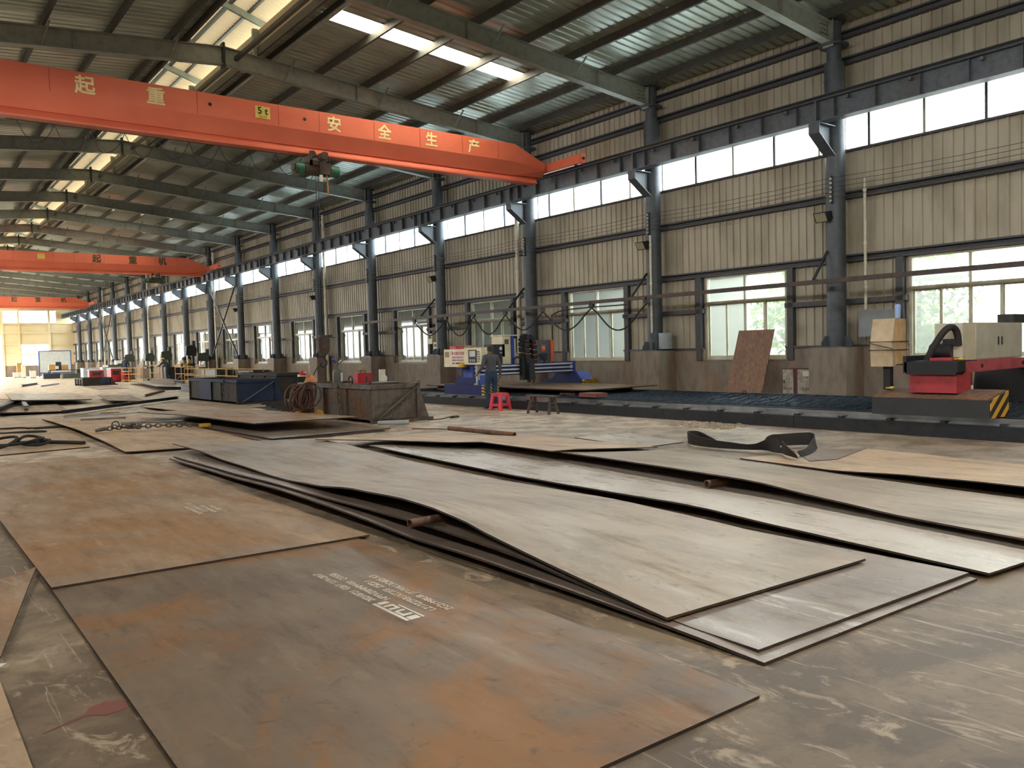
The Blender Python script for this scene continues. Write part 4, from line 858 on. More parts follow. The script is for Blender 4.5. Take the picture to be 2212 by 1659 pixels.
MB().box(2.62, 2.78, .14, .15, 1.5, 1.7).build('emblem', ORG, k); MB().box(2.55, 2.85, .143, .15, 1.24, 1.44).build('vent', DARK, k); text('lettering', 'M', .13, mat('unit_white', '#ece4da', '#e0d6ca', .5), k, (2.7, .135, 1.6), (PI/2, 0, 0), .002)
# torch carriage with drag chain
k = MB().box(1.62, 2.08, -.18, -.03, .68, 1.3).build('torch_carriage', BLACK, t)
MB().box(1.78, 1.98, -.3, -.18, .6, 1.15).build('torch_lifter', DARK, k); MB().cyl((1.86, -.3, .68), (1.86, -.3, .5), .03, 10).build('torch', mat('brass', '#8f7650', '#74603f', .35, .7), k); MB().cyl((2.05, -.22, .9), (2.05, -.22, .7), .02, 8).build('marker', RUST, k); MB().cyl((1.86, -.3, .5), (1.86, -.3, .42), .02, 8, .008).build('nozzle', MATS['brass'], k)
dc = MB(); pts = [(1.72, -.1, 1.2), (1.7, -.05, 1.6), (1.74, 0, 1.88), (1.84, 0, 1.97), (1.95, 0, 1.94), (2.03, 0, 1.8), (2.05, 0, 1.5), (2.05, 0, 1.2)]
for a, b in zip(smooth_pts(pts, 1), smooth_pts(pts, 1)[1:]): dc.bar(a, a.lerp(b, .82), .16, .11, (0, 1, 0)); dc.bar(a+Vector((.1, -.1, -.03)), a.lerp(b, .82)+Vector((.1, -.1, -.03)), .14, .1, (0, 1, 0))
o = dc.build('drag_chain', RUBBER, t); o['kind'] = 'stuff'
MB().tube(smooth_pts([(1.7, -.1, 1.28), (1.5, -.12, 1.38), (1.35, -.1, 1.3)]), .03, 8).build('hose', RUBBER, t, smooth=True); MB().tube(smooth_pts([(2.05, -.1, 1.35), (2.3, -.15, 1.4), (2.5, -.12, 1.3), (2.52, -.1, 1.17)]), .022, 8).build('hose', RUBBER, t, smooth=True)
MB().cyl((3.12, .2, 1.16), (3.12, .2, 2.62), .03, 8).build('cable_mast', DARK, t); MB().tube(smooth_pts([(3.12, .2, 2.6), (3.2, -.2, 2.75), (3.5, -2.6, 2.76)]), .02, 6).build('mast_cable', RUBBER, t)
MB().box(-.33, -.09, .08, .42, 1.04, 1.115).build('ledge', BL, t)
hh = thing('hard_hat', 'yellow hard hat resting on the blue machine below the sign', 'hard hat', (13.09, 19.35, 1.12))
for o_ in (MB().lathe([(.11, 0), (.112, .03), (.1, .08), (.06, .12), (.01, .135)], (0, 0, .0), 16).build('shell', YEL, hh, smooth=True), MB().lathe([(.1, -.005), (.145, -.005), (.14, .006), (.1, .008)], (0, 0, 0), 16).build('brim', YEL, hh)): o_.location = (0, 0, 0)

# ------------------------------------------------------------------ red gantry cutter at the right edge
RD = rusty('machine_red', '#a8343c', '#8f2e35', '#7a262c', .45, 0, 1.2, .6); PK = rusty('machine_red_faded', '#b4505a', '#a3454f', '#8d3b44', .5, 0, 1.2, .55)
t = thing('flame_cutter', 'red gantry cutting machine with hazard-striped carriage at the right edge', 'machine', (13.3, 6.4, 0))
MB().prism([(-.08, .34), (.55, .34), (.55, .74), (-.08, .615)], 'y', -.95, .9).build('carriage', mat('carriage_dark', '#2e3133', '#24282a', .5), t)
MB().prism([(-.085, .618), (.55, .742), (.55, .75), (-.085, .628)], 'y', -.93, .9).build('deck_plate', RUST, t)
o = MB().prism([(-.07, .345), (.56, .345), (.56, .745), (-.07, .625)], 'y', -.965, -.952).build('hazard_plate', HAZ2, t)
MB().box(.12, .62, -.38, .36, .7, 1.03).build('pedestal', RD, t)
MB().prism([(-.4, 1.0), (.36, 1.0), (.4, 1.06), (.4, 1.2), (-.44, 1.2), (-.44, 1.04)], 'x', .02, .3).build('drive_cover', BLACK, t); MB().box(.1, .7, -.44, .4, 1.2, 1.215).build('cover_tray', BLACK, t); MB().box(.02, .7, .36, .42, 1.02, 1.3).build('side_plate', BLACK, t)
MB().box(.25, .7, -.25, .1, 1.05, 1.26).build('gear_box', RD, t)
MB().prism([(.4, 1.0), (4.3, 1.02), (4.3, 1.19), (.4, 1.2)], 'y', -.24, .2).build('cross_beam', PK, t)
for x in (.55, 1.35, 3.0): MB().cyl((x, -.25, 1.1), (x, -.24, 1.1), .035, 12).build('beam_hole', BLACK, t)
MB().box(.45, .85, -.3, -.05, .7, 1.0).build('torch_motor', DARK, t); MB().box(.72, .8, -.34, -.26, .68, .8).build('tag_plate', WHITE, t)
MB().prism([(3.6, .34), (4.4, .34), (4.2, 1.02), (3.8, 1.02)], 'y', -.9, .9).build('far_pedestal', BLACK, t); MB().box(1.9, 3.6, .9, .93, .5, .95).build('apron', RUST, t)
arch = smooth_pts([(.35, .2, 1.2), (.4, .1, 1.45), (.5, -.02, 1.7), (.62, -.08, 1.77), (.72, -.12, 1.7), (.76, -.14, 1.45)]); MB().tube(arch, .055, 10).build('cable_arch', RUBBER, t, smooth=True)
k = MB().cyl((.75, -.05, 1.36), (.75, .3, 1.36), .13, 14).build('drive_motor', DARK, t, smooth=True); MB().box(.62, .9, -.12, .2, 1.2, 1.25).build('motor_base', DARK, t); MB().box(.7, 1.0, -.16, .1, 1.45, 1.56).build('terminal_box', DARK, t)
cb = thing('steel_cabinet', 'cream two-door cabinet standing on the red gantry beam', 'cabinet', (14.0, 6.2, 1.2))
MB().box(.05, 2.35, .0, .45, 0, .62).build('case', mat('cabinet_cream', '#c9c2ad', '#b5ad96', .5), cb)
for a, b, h in ((.5, 1.4, 1.34), (1.42, 2.33, 1.48)):
    d = MB().box(a, b, -.015, 0, .02, .6).build('door', mat('cabinet_door_cream', '#bdbcae', '#a9a797', .5), cb); MB().box(h-.012, h+.012, -.03, -.015, .24, .38).build('handle', DARK, d)
tag(MB().box(-.28, .28, -.12, .15, 0, .16).build('cable_case', DARK, None, (16.5, 6.4, 1.82)), 'dark case lying on top of the cream two-door cabinet', 'case')
k = thing('control_cabinet', 'tall cream control cabinet tied with black rope on a dark post', 'cabinet', (13.75, 7.3, .72))
MB().box(-.05, .06, -.06, .06, 0, .42).build('post', BLACK, k)
MB().prism([(-.2, .4), (.26, .4), (.26, .42), (.16, 1.21), (-.12, 1.21), (-.22, .8)], 'y', -.19, .2).build('case', mat('aged_cream', '#bfae92', '#a3906f', .55), k); MB().box(-.1, .2, -.215, -.19, .44, 1.2).build('door', mat('aged_wood_cream', '#c4a67a', '#9c7c56', .6), k)
for z in (.68, .82): MB().tube([(-.235, .21, z), (-.235, -.22, z), (.27, -.22, z), (.27, .21, z)], .009, 6, True).build('rope', BLACK, k)
MB().bar((-.24, .2, .8), (-.24, -.2, .7), .012, .012).build('rope_tie', BLACK, k)
tag(MB().lathe([(.04, 0), (.045, .22), (.03, .24)], (0, 0, 0), 12).build('blue_bottle', mat('bottle_blue', '#8fa9d8', '#7892c2', .4), None, (13.8, 7.15, 1.935), smooth=True), 'pale blue bottle on top of the tall control cabinet', 'bottle')
for lb, x, yv, z in (('yellow glove on the carriage deck of the red machine', 13.6, 7.15, .735), ('yellow glove on the cover of the red machine', 13.65, 6.05, 1.215)):
    g = MB(); g.lathe([(.02, 0), (.045, .01), (.045, .035), (.02, .045)], (0, 0, 0), 10)
    for a in (-.5, -.2, .1, .4, 1.2): g.tube([(.03*math.cos(a), .03*math.sin(a), .02), (.1*math.cos(a), .1*math.sin(a), .018)], .012, 6)
    tag(g.build('work_glove', mat('glove_yellow', '#d8c14e', '#bfa63c', .7), None, (x, yv, z+.003), (0, 0, .6)), lb, 'glove')

# ------------------------------------------------------------------ stool and bench
SR = mat('stool_red', '#e2475a', '#c93a4d', .35)
t = thing('plastic_stool', 'bright red plastic stool behind the standing operator', 'stool', (12.87, 17.3, 0), .2)
MB().prism([(-.15, -.15), (.15, -.15), (.15, .15), (-.15, .15)], 'z', .43, .455).build('seat', SR, t); MB().box(-.15, .15, -.155, .155, .37, .43).build('apron', SR, t)
for sx in (-1, 1):
    for sy in (-1, 1): MB().bar((sx*.13, sy*.13, .42), (sx*.185, sy*.185, .0), .075, .06).build('leg', SR, t)
for s in (-1, 1): MB().bar((s*.165, -.165, .14), (s*.165, .165, .14), .03, .06).build('rung', SR, t); MB().bar((-.165, s*.165, .14), (.165, s*.165, .14), .03, .06).build('rung', SR, t)
WB = rusty('bench_wood', '#4d4039', '#5a4a3f', '#332b27', .65, 0, 4, .5)
t = thing('wooden_bench', 'narrow dark wooden bench right of the red stool', 'bench', (12.78, 15.45, 0))
MB().box(-.1, .1, -.55, .55, .41, .45).build('seat', WB, t)
for sy in (-.36, .36):
    for sx in (-1, 1): MB().bar((sx*.05, sy, .41), (sx*.15, sy*1.12, 0), .05, .06).build('leg', WB, t)
    for z in (.17, .27): MB().bar((-.12, sy*1.05, z), (.12, sy*1.05, z), .03, .04).build('stretcher', WB, t)
tag(MB().prism([(-.12, -.03), (-.05, -.045), (.08, -.045), (.13, 0), (.08, .045), (-.05, .045), (-.12, .03)], 'z', 0, .03).build('sandal', mat('sandal_tan', '#a98a5c', '#8d7148', .7), None, (12.95, 16.95, 0), (0, 0, -.6)), 'tan sandal on the floor by the red stool', 'sandal')

# ------------------------------------------------------------------ skips and the things on them
def skip(label, loc, L, Wd, H, m, panel, m2=None, rz=0):
    """open steel tipping skip: L along y, Wd along x, sloping far end"""
    t = thing('steel_skip', label, 'skip', loc, rz)
    th = .03
    MB().box(0, Wd, 0, L, .05, .08).build('floor_plate', m, t)
    MB().prism([(0, .05), (Wd+.28, .05), (Wd, H), (0, H)], 'y', 0, th).build('front_wall', panel, t); MB().prism([(0, .05), (Wd+.28, .05), (Wd, H), (0, H)], 'y', L-th, L).build('rear_wall', m, t)
    MB().box(0, th, th, L-th, .05, H).build('side_wall', m2 or m, t); MB().prism([(Wd+.25, .05), (Wd+.28, .05), (Wd, H), (Wd-.03, H)], 'y', th, L-th).build('sloped_wall', m, t)
    MB().box(-.05, Wd+.03, -.05, 0, H-.1, H).box(-.05, 0, 0, L, H-.1, H).box(Wd, Wd+.05, 0, L, H-.1, H).box(-.05, Wd+.03, L, L+.05, H-.1, H).build('rim', panel, t)
    MB().box(-.04, Wd+.36, -.06, .02, 0, .07).box(-.04, Wd+.36, L-.02, L+.06, 0, .07).build('skid', m, t)
    for yv in (.0, L*.3, L*.62, L-.05): MB().box(-.05, 0, yv, yv+.06, .07, H-.1).build('side_rib', m, t)
    MB().box(Wd-.06, Wd-.01, -.05, 0, .07, H-.1).build('corner_rib', panel, t)
    return t
SKB = rusty('skip_brown', '#5b4f45', '#6b4a2d', '#3b332d', .6, .2, 2, .5); SKP = rusty('skip_panel', '#6c645c', '#5d4f45', '#49423d', .5, .35, 1.6, .55); SKL = rusty('skip_blue', '#22304a', '#273754', '#1a2434', .75, .1, 1.5, .55); SKD = rusty('skip_dark', '#36322c', '#41392f', '#25221d', .8, .1, 2, .5)
s1 = skip('brown steel skip with a chain across its front', (8.66, 16.42, 0), 3.9, 1.2, .87, SKB, SKP)
c = chain_links([(.02, -.075, .1), (.35, -.08, .2), (.7, -.085, .42), (1.0, -.08, .68), (1.22, -.07, .92)], .042, .012).build('chain', CHAIN, s1); c['kind'] = 'stuff'
c = chain_links([(-.075, 1.55, .84), (-.08, 1.5, .5), (-.08, 1.42, .12)], .042, .012).build('chain', CHAIN, s1); c['kind'] = 'stuff'
for yv in (.1, .95): MB().tube([(-.025, yv+.1*math.cos(2*PI*i/14), .96+.1*math.sin(2*PI*i/14)) for i in range(14)], .018, 6, True).build('lifting_eye', DARK, s1, smooth=True)
MB().bar((.1, -.07, .1), (1.1, -.07, .78), .03, .05).build('brace', SKP, s1)
s2 = skip('dark blue steel skip with a pale diagonal stripe', (9.35, 27.0, 0), 5.2, 1.3, .82, SKD, SKL)
MB().bar((.12, -.055, .08), (1.2, -.055, .72), .02, .07, (0, 1, 0)).build('diagonal_stripe', mat('stripe_grey', '#6f7a82', '#5d676e', .5), s2); MB().box(-.055, -.05, 2.6, 3.9, .08, .72).build('blue_panel', SKL, s2)
o = chain_links([(-.08, 1.2, .8), (-.09, 1.22, .45), (-.08, 1.15, .1)], .04, .012).build('chain', CHAIN, s2); o['kind'] = 'stuff'
s3 = skip('second dark skip standing behind the blue one', (11.35, 28.6, 0), 4.0, 1.0, .95, SKD, SKD)
s4 = skip('low green-black skip far down the hall', (10.2, 57.5, 0), 2.6, 1.6, .5, SKD, SKD); MB().box(.9, 1.5, -.07, -.05, .1, .45).build('blue_panel', SKL, s4)
# gas cylinder, boxes and hoses around the brown skip
t = thing('gas_cylinder', 'dark grey gas cylinder with a white label behind the brown skip', 'gas cylinder', (9.38, 19.6, .08))
MB().lathe([(.02, 0), (.115, .0), (.125, .03), (.125, 1.0), (.11, 1.1), (.06, 1.17), (.035, 1.2), (.035, 1.24)], (0, 0, 0), 20).build('bottle', mat('cylinder_grey', '#5b5a4e', '#48473d', .45), t, smooth=True)
MB().lathe([(.022, 1.24), (.022, 1.32)], (0, 0, 0), 10).build('valve', MATS['brass'], t); MB().cyl((-.05, -.02, 1.28), (-.12, -.03, 1.37), .035, 10).build('blue_cap', mat('cap_blue', '#3c4f9e', '#33438a', .4), t); MB().cyl((.03, -.02, 1.28), (.1, -.04, 1.34), .022, 10).build('regulator', WHITE, t)
a = [(.127*math.cos(th), .127*math.sin(th)) for th in (math.radians(x) for x in range(-75, -14, 10))]
MB().add([(x, yv, .8) for x, yv in a]+[(x, yv, 1.02) for x, yv in a], [(i, i+1, len(a)+i+1, len(a)+i) for i in range(len(a)-1)]).build('label_sheet', mat('label_white', '#e6e4f0', '#d2cfe0', .5), t)
t = thing('toolbox', 'red metal toolbox standing on the edge of the brown skip', 'toolbox', (9.08, 17.6, .88))
TR = mat('toolbox_bright_red', '#b8232b', '#9c1f27', .4); MB().box(-.2, .18, -.11, .11, 0, .2).build('body', TR, t); MB().box(-.2, .18, -.115, .115, .2, .24).build('lid', TR, t); MB().tube([(-.08, 0, .24), (-.07, 0, .29), (.05, 0, .29), (.06, 0, .24)], .01, 6).build('handle', DARK, t)
tag(MB().box(8.62-9.1, 9.9-9.1, -.25, .25, 0, .03).build('cover_plate', SKP, None, (9.1, 17.6, .85)), 'flat plate lying across the brown skip under the toolbox', 'plate')
t = thing('rag', 'crumpled tan rag on top of the red toolbox', 'rag', (9.06, 17.6, 1.17)); MB().lathe([(.11, 0), (.12, .02), (.08, .05), (.05, .1), (.01, .11)], (0, 0, 0), 7).build('cloth', mat('rag_tan', '#8f7d5c', '#6f6047', .9), t)
t = thing('pale_cylinder', 'pale cylinder lying at the back of the brown skip', 'cylinder', (10.62, 19.5, .78)); MB().cyl((0, 0, 0), (0, 0, .36), .09, 14).build('body', PVC, t, smooth=True); MB().cyl((0, -.1, .12), (0, -.08, .12), .1, 14).build('end_disc', WHITE, t, smooth=True); MB().box(-.1, .1, -.1, .1, -.78, 0).build('stand', RUST, t)
t = thing('hose_reel_cart', 'heap of coiled brown hoses hung on a cart left of the brown skip', 'hoses', (7.84, 18.9, .055))
HO = mat('hose_brown', '#5d4238', '#4a342c', .6); rnd = random.Random(2)
MB().box(.1, .6, .1, .2, 0, .82).build('rack_plate', RUST, t); MB().box(-.1, .6, -.3, .4, .04, .1).build('cart_base', YEL, t)
for i in range(9):
    cx, r, dy = .05+.045*i, .26+.03*(i % 3), -.02*i
    ox, oz, k1 = rnd.uniform(-.06, .06), rnd.uniform(-.06, .05), rnd.uniform(.55, 1.0)
    MB().tube([(cx+ox+r*k1*math.cos(2*PI*j/16)+.05*math.sin(2*PI*j/16), dy-.06*math.sin(4*PI*j/16+i), .5+oz+r*math.sin(2*PI*j/16)) for j in range(16)], .02, 6, True).build('hose_coil', HO, t, smooth=True)
for sx in (0, .55): MB().cyl((sx, -.34, .1), (sx, -.28, .1), .1, 12).build('wheel', YEL, t, smooth=True)
t = thing('work_bag', 'orange and cream bag with a red cap on the hose cart', 'bag', (8.3, 19.05, .875)); MB().lathe([(.05, 0), (.16, .03), (.13, .12), (.07, .2), (.03, .24)], (.1, 0, 0), 9).build('bag_body', mat('bag_orange', '#d08a5c', '#b9754a', .8), t); MB().lathe([(.09, .0), (.1, .03), (.06, .08), (.01, .1)], (-.1, 0, .22), 10).build('red_cap', TR, t); MB().box(-.22, -.05, -.05, .05, .18, .23).build('cream_cloth', CREAM, t)
MB().tube(smooth_pts([(.15, 0, .15), (.25, 0, .35), (.42, 0, .5)]), .012, 6).build('hose_end', RUBBER, t)
t = thing('scrap_grating', 'flat dark heap of scrap grating between the two skips', 'scrap', (9.6, 23.4, 0))
for i in range(5): MB().box(-.7+.05*i, .8, -1.2+.5*i, -1.1+.5*i, .03+.02*i, .08+.02*i).build('bar', SKD, t)
MB().box(-.8, .9, -1.3, 1.2, 0, .04).build('tray', SKD, t)
tag(MB().cyl((0, 0, 0), (.55, -.35, 0), .05, 10).build('steel_pipe', GB, None, (8.3, 15.5, .1), smooth=True), 'short grey pipe lying before the brown skip', 'pipe')
# ------------------------------------------------------------------ people
SKIN = mat('skin', '#a8795c', '#96694e', .55); HAIR = mat('dark_hair', '#17161a', '#22201f', .6); SHIRT = mat('grey_shirt', '#55575c', '#46484d', .85, 0, 8); JEAN = mat('blue_jeans', '#2c4560', '#22364c', .85, 0, 8); SHOE = mat('dark_shoe', '#2a2623', '#1f1c1a', .7); OVER = mat('blue_overalls', '#2b3340', '#222935', .85, 0, 8)
def person(label, loc, rz, J, top, bottom, helmet=False, scale=1.0):
    """one continuous skinned body; J overrides joint positions, the figure faces +y"""
    P = dict(pelvis=(0, 0, .95), waist=(0, 0, 1.08), chest=(0, .01, 1.28), upper=(0, 0, 1.4), neck=(0, .01, 1.47), skull=(0, .02, 1.57), crown=(0, .02, 1.65), face=(0, .06, 1.57), nose=(0, .105, 1.58), chin=(0, .07, 1.51),
             earl=(-.078, .02, 1.57), earr=(.078, .02, 1.57))
    R = dict(pelvis=.145, waist=.135, chest=.155, upper=.12, neck=.056, skull=.082, crown=.066, face=.062, nose=.014, chin=.034, earl=.016, earr=.016)
    E = [('pelvis', 'waist'), ('waist', 'chest'), ('chest', 'upper'), ('upper', 'neck'), ('neck', 'skull'), ('skull', 'crown'), ('skull', 'face'), ('face', 'nose'), ('face', 'chin'), ('skull', 'earl'), ('skull', 'earr')]
    for s, n in ((-1, 'l'), (1, 'r')):
        P.update({'sho'+n: (s*.18, 0, 1.39), 'elb'+n: (s*.26, -.05, 1.12), 'wri'+n: (s*.27, .03, .88), 'pal'+n: (s*.27, .05, .8), 'hip'+n: (s*.1, 0, .86), 'kne'+n: (s*.11, .03, .49), 'ank'+n: (s*.11, -.02, .09), 'hee'+n: (s*.11, -.05, .05), 'toe'+n: (s*.13, .16, .035)})
        R.update({'sho'+n: .075, 'elb'+n: .05, 'wri'+n: .034, 'pal'+n: .036, 'hip'+n: .1, 'kne'+n: .07, 'ank'+n: .055, 'hee'+n: .045, 'toe'+n: .042})
        E += [('upper', 'sho'+n), ('sho'+n, 'elb'+n), ('elb'+n, 'wri'+n), ('wri'+n, 'pal'+n), ('pelvis', 'hip'+n), ('hip'+n, 'kne'+n), ('kne'+n, 'ank'+n), ('ank'+n, 'toe'+n), ('ank'+n, 'hee'+n)]
    P.update(J)
    for s, n in ((-1, 'l'), (1, 'r')):
        w, p = Vector(P['wri'+n]), Vector(P['pal'+n]); d = (p-w).normalized(); side = d.cross(Vector((1, 0, 0))).normalized() if abs(d.x) < .9 else Vector((0, 0, 1))
        inn = Vector((-s, 0, 0))
        for i, L in enumerate((.07, .085, .08, .062)):
            a = p+side*(.03-.02*i)+d*.02; b = a+d*L*.55+inn*.006; c = b+d*L*.45+inn*.02
            P.update({'f%d%sa' % (i, n): b, 'f%d%sb' % (i, n): c}); R.update({'f%d%sa' % (i, n): .0095, 'f%d%sb' % (i, n): .008}); E += [('pal'+n, 'f%d%sa' % (i, n)), ('f%d%sa' % (i, n), 'f%d%sb' % (i, n))]
        a = w.lerp(p, .6)+side*.045+inn*.01; b = a+d*.04+side*.015+inn*.01
        P.update({'th'+n+'a': a, 'th'+n+'b': b}); R.update({'th'+n+'a': .011, 'th'+n+'b': .009}); E += [('pal'+n, 'th'+n+'a'), ('th'+n+'a', 'th'+n+'b')]
    keys = list(P); idx = {k: i for i, k in enumerate(keys)}
    me = bpy.data.meshes.new('skeleton'); me.from_pydata([tuple(P[k]) for k in keys], [(idx[a], idx[b]) for a, b in E], []); me.update()
    o = bpy.data.objects.new('skeleton', me); COL.objects.link(o); md = o.modifiers.new('skin', 'SKIN'); md.use_smooth_shade = True
    for i, k in enumerate(keys):
        sv = me.skin_vertices[0].data[i]; r = R[k]
        sv.radius = (r*1.12, r*.82) if k in ('pelvis', 'waist', 'chest') else (r, r); sv.use_root = (k == 'pelvis')
    sb = o.modifiers.new('sub', 'SUBSURF'); sb.levels = 2
    dg = bpy.context.evaluated_depsgraph_get(); body = bpy.data.meshes.new_from_object(o.evaluated_get(dg)); bpy.data.objects.remove(o)
    body.materials.clear()
    for m in (SKIN, top, bottom, SHOE): body.materials.append(m)
    segs = [(Vector(P[a]), Vector(P[b]), a, b) for a, b in E]
    def near(c):
        best = None
        for p, q, a, b in segs:
            d = q-p; t = max(0, min(1, (c-p).dot(d)/max(d.length_squared, 1e-9))); r = R[a]+(R[b]-R[a])*t; e = (c-p-d*t).length-r
            if best is None or e < best[0]: best = (e, a, b, t)
        return best
    for f in body.polygons:
        f.use_smooth = True; _, a, b, t = near(f.center); nm = b if b[:3] in ('kne', 'ank', 'hip', 'toe', 'hee') else a
        if b[:3] in ('toe', 'hee'): f.material_index = 3
        elif b[:3] in ('hip', 'kne', 'ank') or (a == 'pelvis' and t < .45): f.material_index = 2
        elif (a, b) in (('pelvis', 'waist'), ('waist', 'chest'), ('chest', 'upper')) or b[:3] in ('sho', 'elb') or (b[:3] == 'wri' and t < .88) or (a == 'upper' and b == 'neck' and t < .35): f.material_index = 1
    t = thing('person', label, 'person', loc, rz); t.scale = (scale,)*3
    obj('body', body, t)
    c = Vector(P['skull']); up = (Vector(P['crown'])-c).normalized()
    rm = Vector((0, 0, 1)).rotation_difference(up).to_matrix().to_4x4()
    def on_head(mb, name, m):
        for i, v in enumerate(mb.v): mb.v[i] = tuple(c+rm.to_3x3() @ Vector(v))
        return mb.build(name, m, t, smooth=True)
    if helmet: on_head(MB().lathe([(.1, .05), (.155, .05), (.12, .065), (.112, .1), (.085, .15), (.04, .175), (.01, .18)], (0, .01, 0), 16), 'hard_hat', YEL)
    hair = MB(); n = 14
    prof = [(.094, -.02), (.098, .03), (.092, .08), (.066, .122), (.02, .138)]
    vs = []
    for r, z in prof: vs += [(r*math.cos(2*PI*j/n)*.95, r*math.sin(2*PI*j/n)-.014-(.01 if z < 0 else 0), z+(.055*max(0, math.sin(2*PI*j/n)) if z < .05 else 0)) for j in range(n)]
    hair.add(vs, [(i*n+j, i*n+(j+1) % n, (i+1)*n+(j+1) % n, (i+1)*n+j) for i in range(len(prof)-1) for j in range(n)]+[tuple(range((len(prof)-1)*n, len(prof)*n))])
    on_head(hair, 'hair', HAIR)
    for s in (-.03, .03): on_head(MB().lathe([(.002, 0), (.011, .004), (.011, .012), (.002, .016)], (s, .098, .0), 8), 'eye', BLACK)
    on_head(MB().box(-.022, .022, .094, .1, -.042, -.036), 'mouth', mat('lips', '#8a5547', '#7a493d', .6))
    return t
person('operator in grey shirt and blue jeans at the control panel of the blue machine', (13.0, 17.85, 0), -.12,
       dict(elbl=(-.29, -.06, 1.13), wril=(-.33, .14, .97), pall=(-.34, .21, .93), elbr=(.25, -.07, 1.12), wrir=(.27, .0, .88), face=(-.02, .06, 1.57), nose=(-.035, .1, 1.58), neck=(0, .02, 1.47)), SHIRT, JEAN, False, 1.0)
person('worker in dark overalls and yellow helmet leaning over the yellow rails', (15.6, 58.6, 0), .5,
       dict(chest=(0, .2, 1.22), upper=(0, .32, 1.3), neck=(0, .38, 1.36), skull=(0, .43, 1.45), crown=(0, .44, 1.53), face=(0, .47, 1.43), nose=(0, .515, 1.43), chin=(0, .47, 1.37), earl=(-.078, .43, 1.45), earr=(.078, .43, 1.45),
            shol=(-.18, .3, 1.28), shor=(.18, .3, 1.28), elbl=(-.25, .5, 1.08), elbr=(.25, .5, 1.08), wril=(-.2, .72, 1.04), wrir=(.2, .72, 1.04), pall=(-.18, .8, 1.02), palr=(.18, .8, 1.02), waist=(0, .08, 1.08), kner=(.12, .12, .5), ankr=(.12, -.1, .09), heer=(.12, -.14, .05), toer=(.13, .07, .035)), OVER, OVER, True, 1.03)
person('worker standing upright in dark clothes among the far machines', (14.9, 67.6, 0), 2.4, {}, OVER, OVER, False, 1.05)
person('worker in yellow shirt standing by the window beyond the bracing', (17.3, 59.7, .0), 1.2, dict(elbl=(-.3, .05, 1.15), wril=(-.2, .2, 1.1), pall=(-.15, .26, 1.1)), mat('yellow_shirt', '#d8b52e', '#b99922', .8), OVER, False, 1.0)
person('worker with yellow helmet crouched low behind the yellow rails', (16.4, 58.2, -.45), 1.0,
       dict(kner=(.12, .3, .62), knel=(-.12, .3, .62)), OVER, OVER, True, 1.0)

# ------------------------------------------------------------------ far end: rails, machines, stock
YR = mat('rail_yellow', '#b28a34', '#8d6b28', .55)
def guard(label, x0, y0, x1, y1, h=1.0, n=3):
    t = thing('guard_rail', label, 'railing', (x0, y0, 0), math.atan2(y1-y0, x1-x0), 'yellow guard rails'); L = math.hypot(x1-x0, y1-y0)
    for i in range(n+1): MB().cyl((L*i/n, 0, 0), (L*i/n, 0, h), .03, 8).build('post', YR, t)
    for z in (h, h*.55, h*.12): MB().cyl((0, 0, z), (L, 0, z), .025, 8).build('bar', YR, t)
guard('yellow guard rail farthest left before the machines', 13.9, 64.2, 14.7, 61.6); guard('narrow yellow rail frame beside the helmeted worker', 14.9, 60.6, 15.3, 59.6, 1.15, 1)
guard('yellow guard rail right of the helmeted worker', 15.9, 58.0, 16.4, 55.5); guard('long dull yellow rail running to the columns', 15.7, 55.2, 16.1, 48.2, .9, 4); guard('yellow rail in the shadow behind the blue skip', 15.9, 47.8, 16.1, 42.5, .9, 3)
MG = rusty('machine_green', '#3d4a3c', '#4a4638', '#2a3029', .5, .1, 3); MR = mat('far_red', '#a92a35', '#8c242d', .5)
def drill(label, x, y, h, m=MG, rz=0):
    t = thing('drill_press', label, 'drill press', (x, y, 0), rz, 'drill presses at the far end')
    MB().box(-.35, .35, -.25, .25, 0, .14).build('base', m, t); MB().cyl((.15, 0, .14), (.15, 0, h), .09, 12).build('pillar', m, t, smooth=True); MB().box(-.35, .2, -.2, .2, h*.48, h*.53).build('work_table', m, t)
    MB().prism([(-.42, h*.78), (.3, h*.74), (.36, h*.95), (.2, h*1.08), (-.36, h*1.05)], 'y', -.17, .17).build('head', m, t); MB().cyl((-.25, 0, h*.6), (-.25, 0, h*.78), .04, 10).build('spindle', BRIGHT, t); MB().cyl((.22, 0, h*.98), (.22, 0, h*1.2), .12, 12).build('motor', m, t, smooth=True)
    for a in range(3): MB().cyl((-.25, -.18, h*.82), (-.25+.18*math.cos(a*2.1), -.22, h*.82+.18*math.sin(a*2.1)), .012, 6).build('feed_handle', DARK, t)
drill('tall green drill press before the bright far window', 16.3, 61.5, 2.0); drill('green drill press left of the helmeted worker', 16.0, 65.0, 1.9, MG, .3); drill('dark drill press right of the helmeted worker', 16.9, 57.8, 2.3, DARK, .2); drill('drill press next to the dark one, lower', 17.2, 56.0, 1.8, MG, -.2); drill('far drill press near the upright worker', 16.0, 71.0, 1.9)
def machine_box(label, x, y, w, d, h, m, rz=0):
    t = thing('machine_case', label, 'machine', (x, y, 0), rz); MB().box(-w/2, w/2, -d/2, d/2, .08, h).build('body', m, t); MB().box(-w/2+.04, w/2-.04, -d/2+.04, d/2-.04, 0, .08).build('base', DARK, t); MB().box(-w/2-.02, w/2+.02, -d/2-.02, d/2+.02, h, h+.05).build('top', WHITE if m is MR else m, t); MB().box(-w*.3, w*.3, -d/2-.015, -d/2, h*.55, h*.85).build('panel', DARK, t)
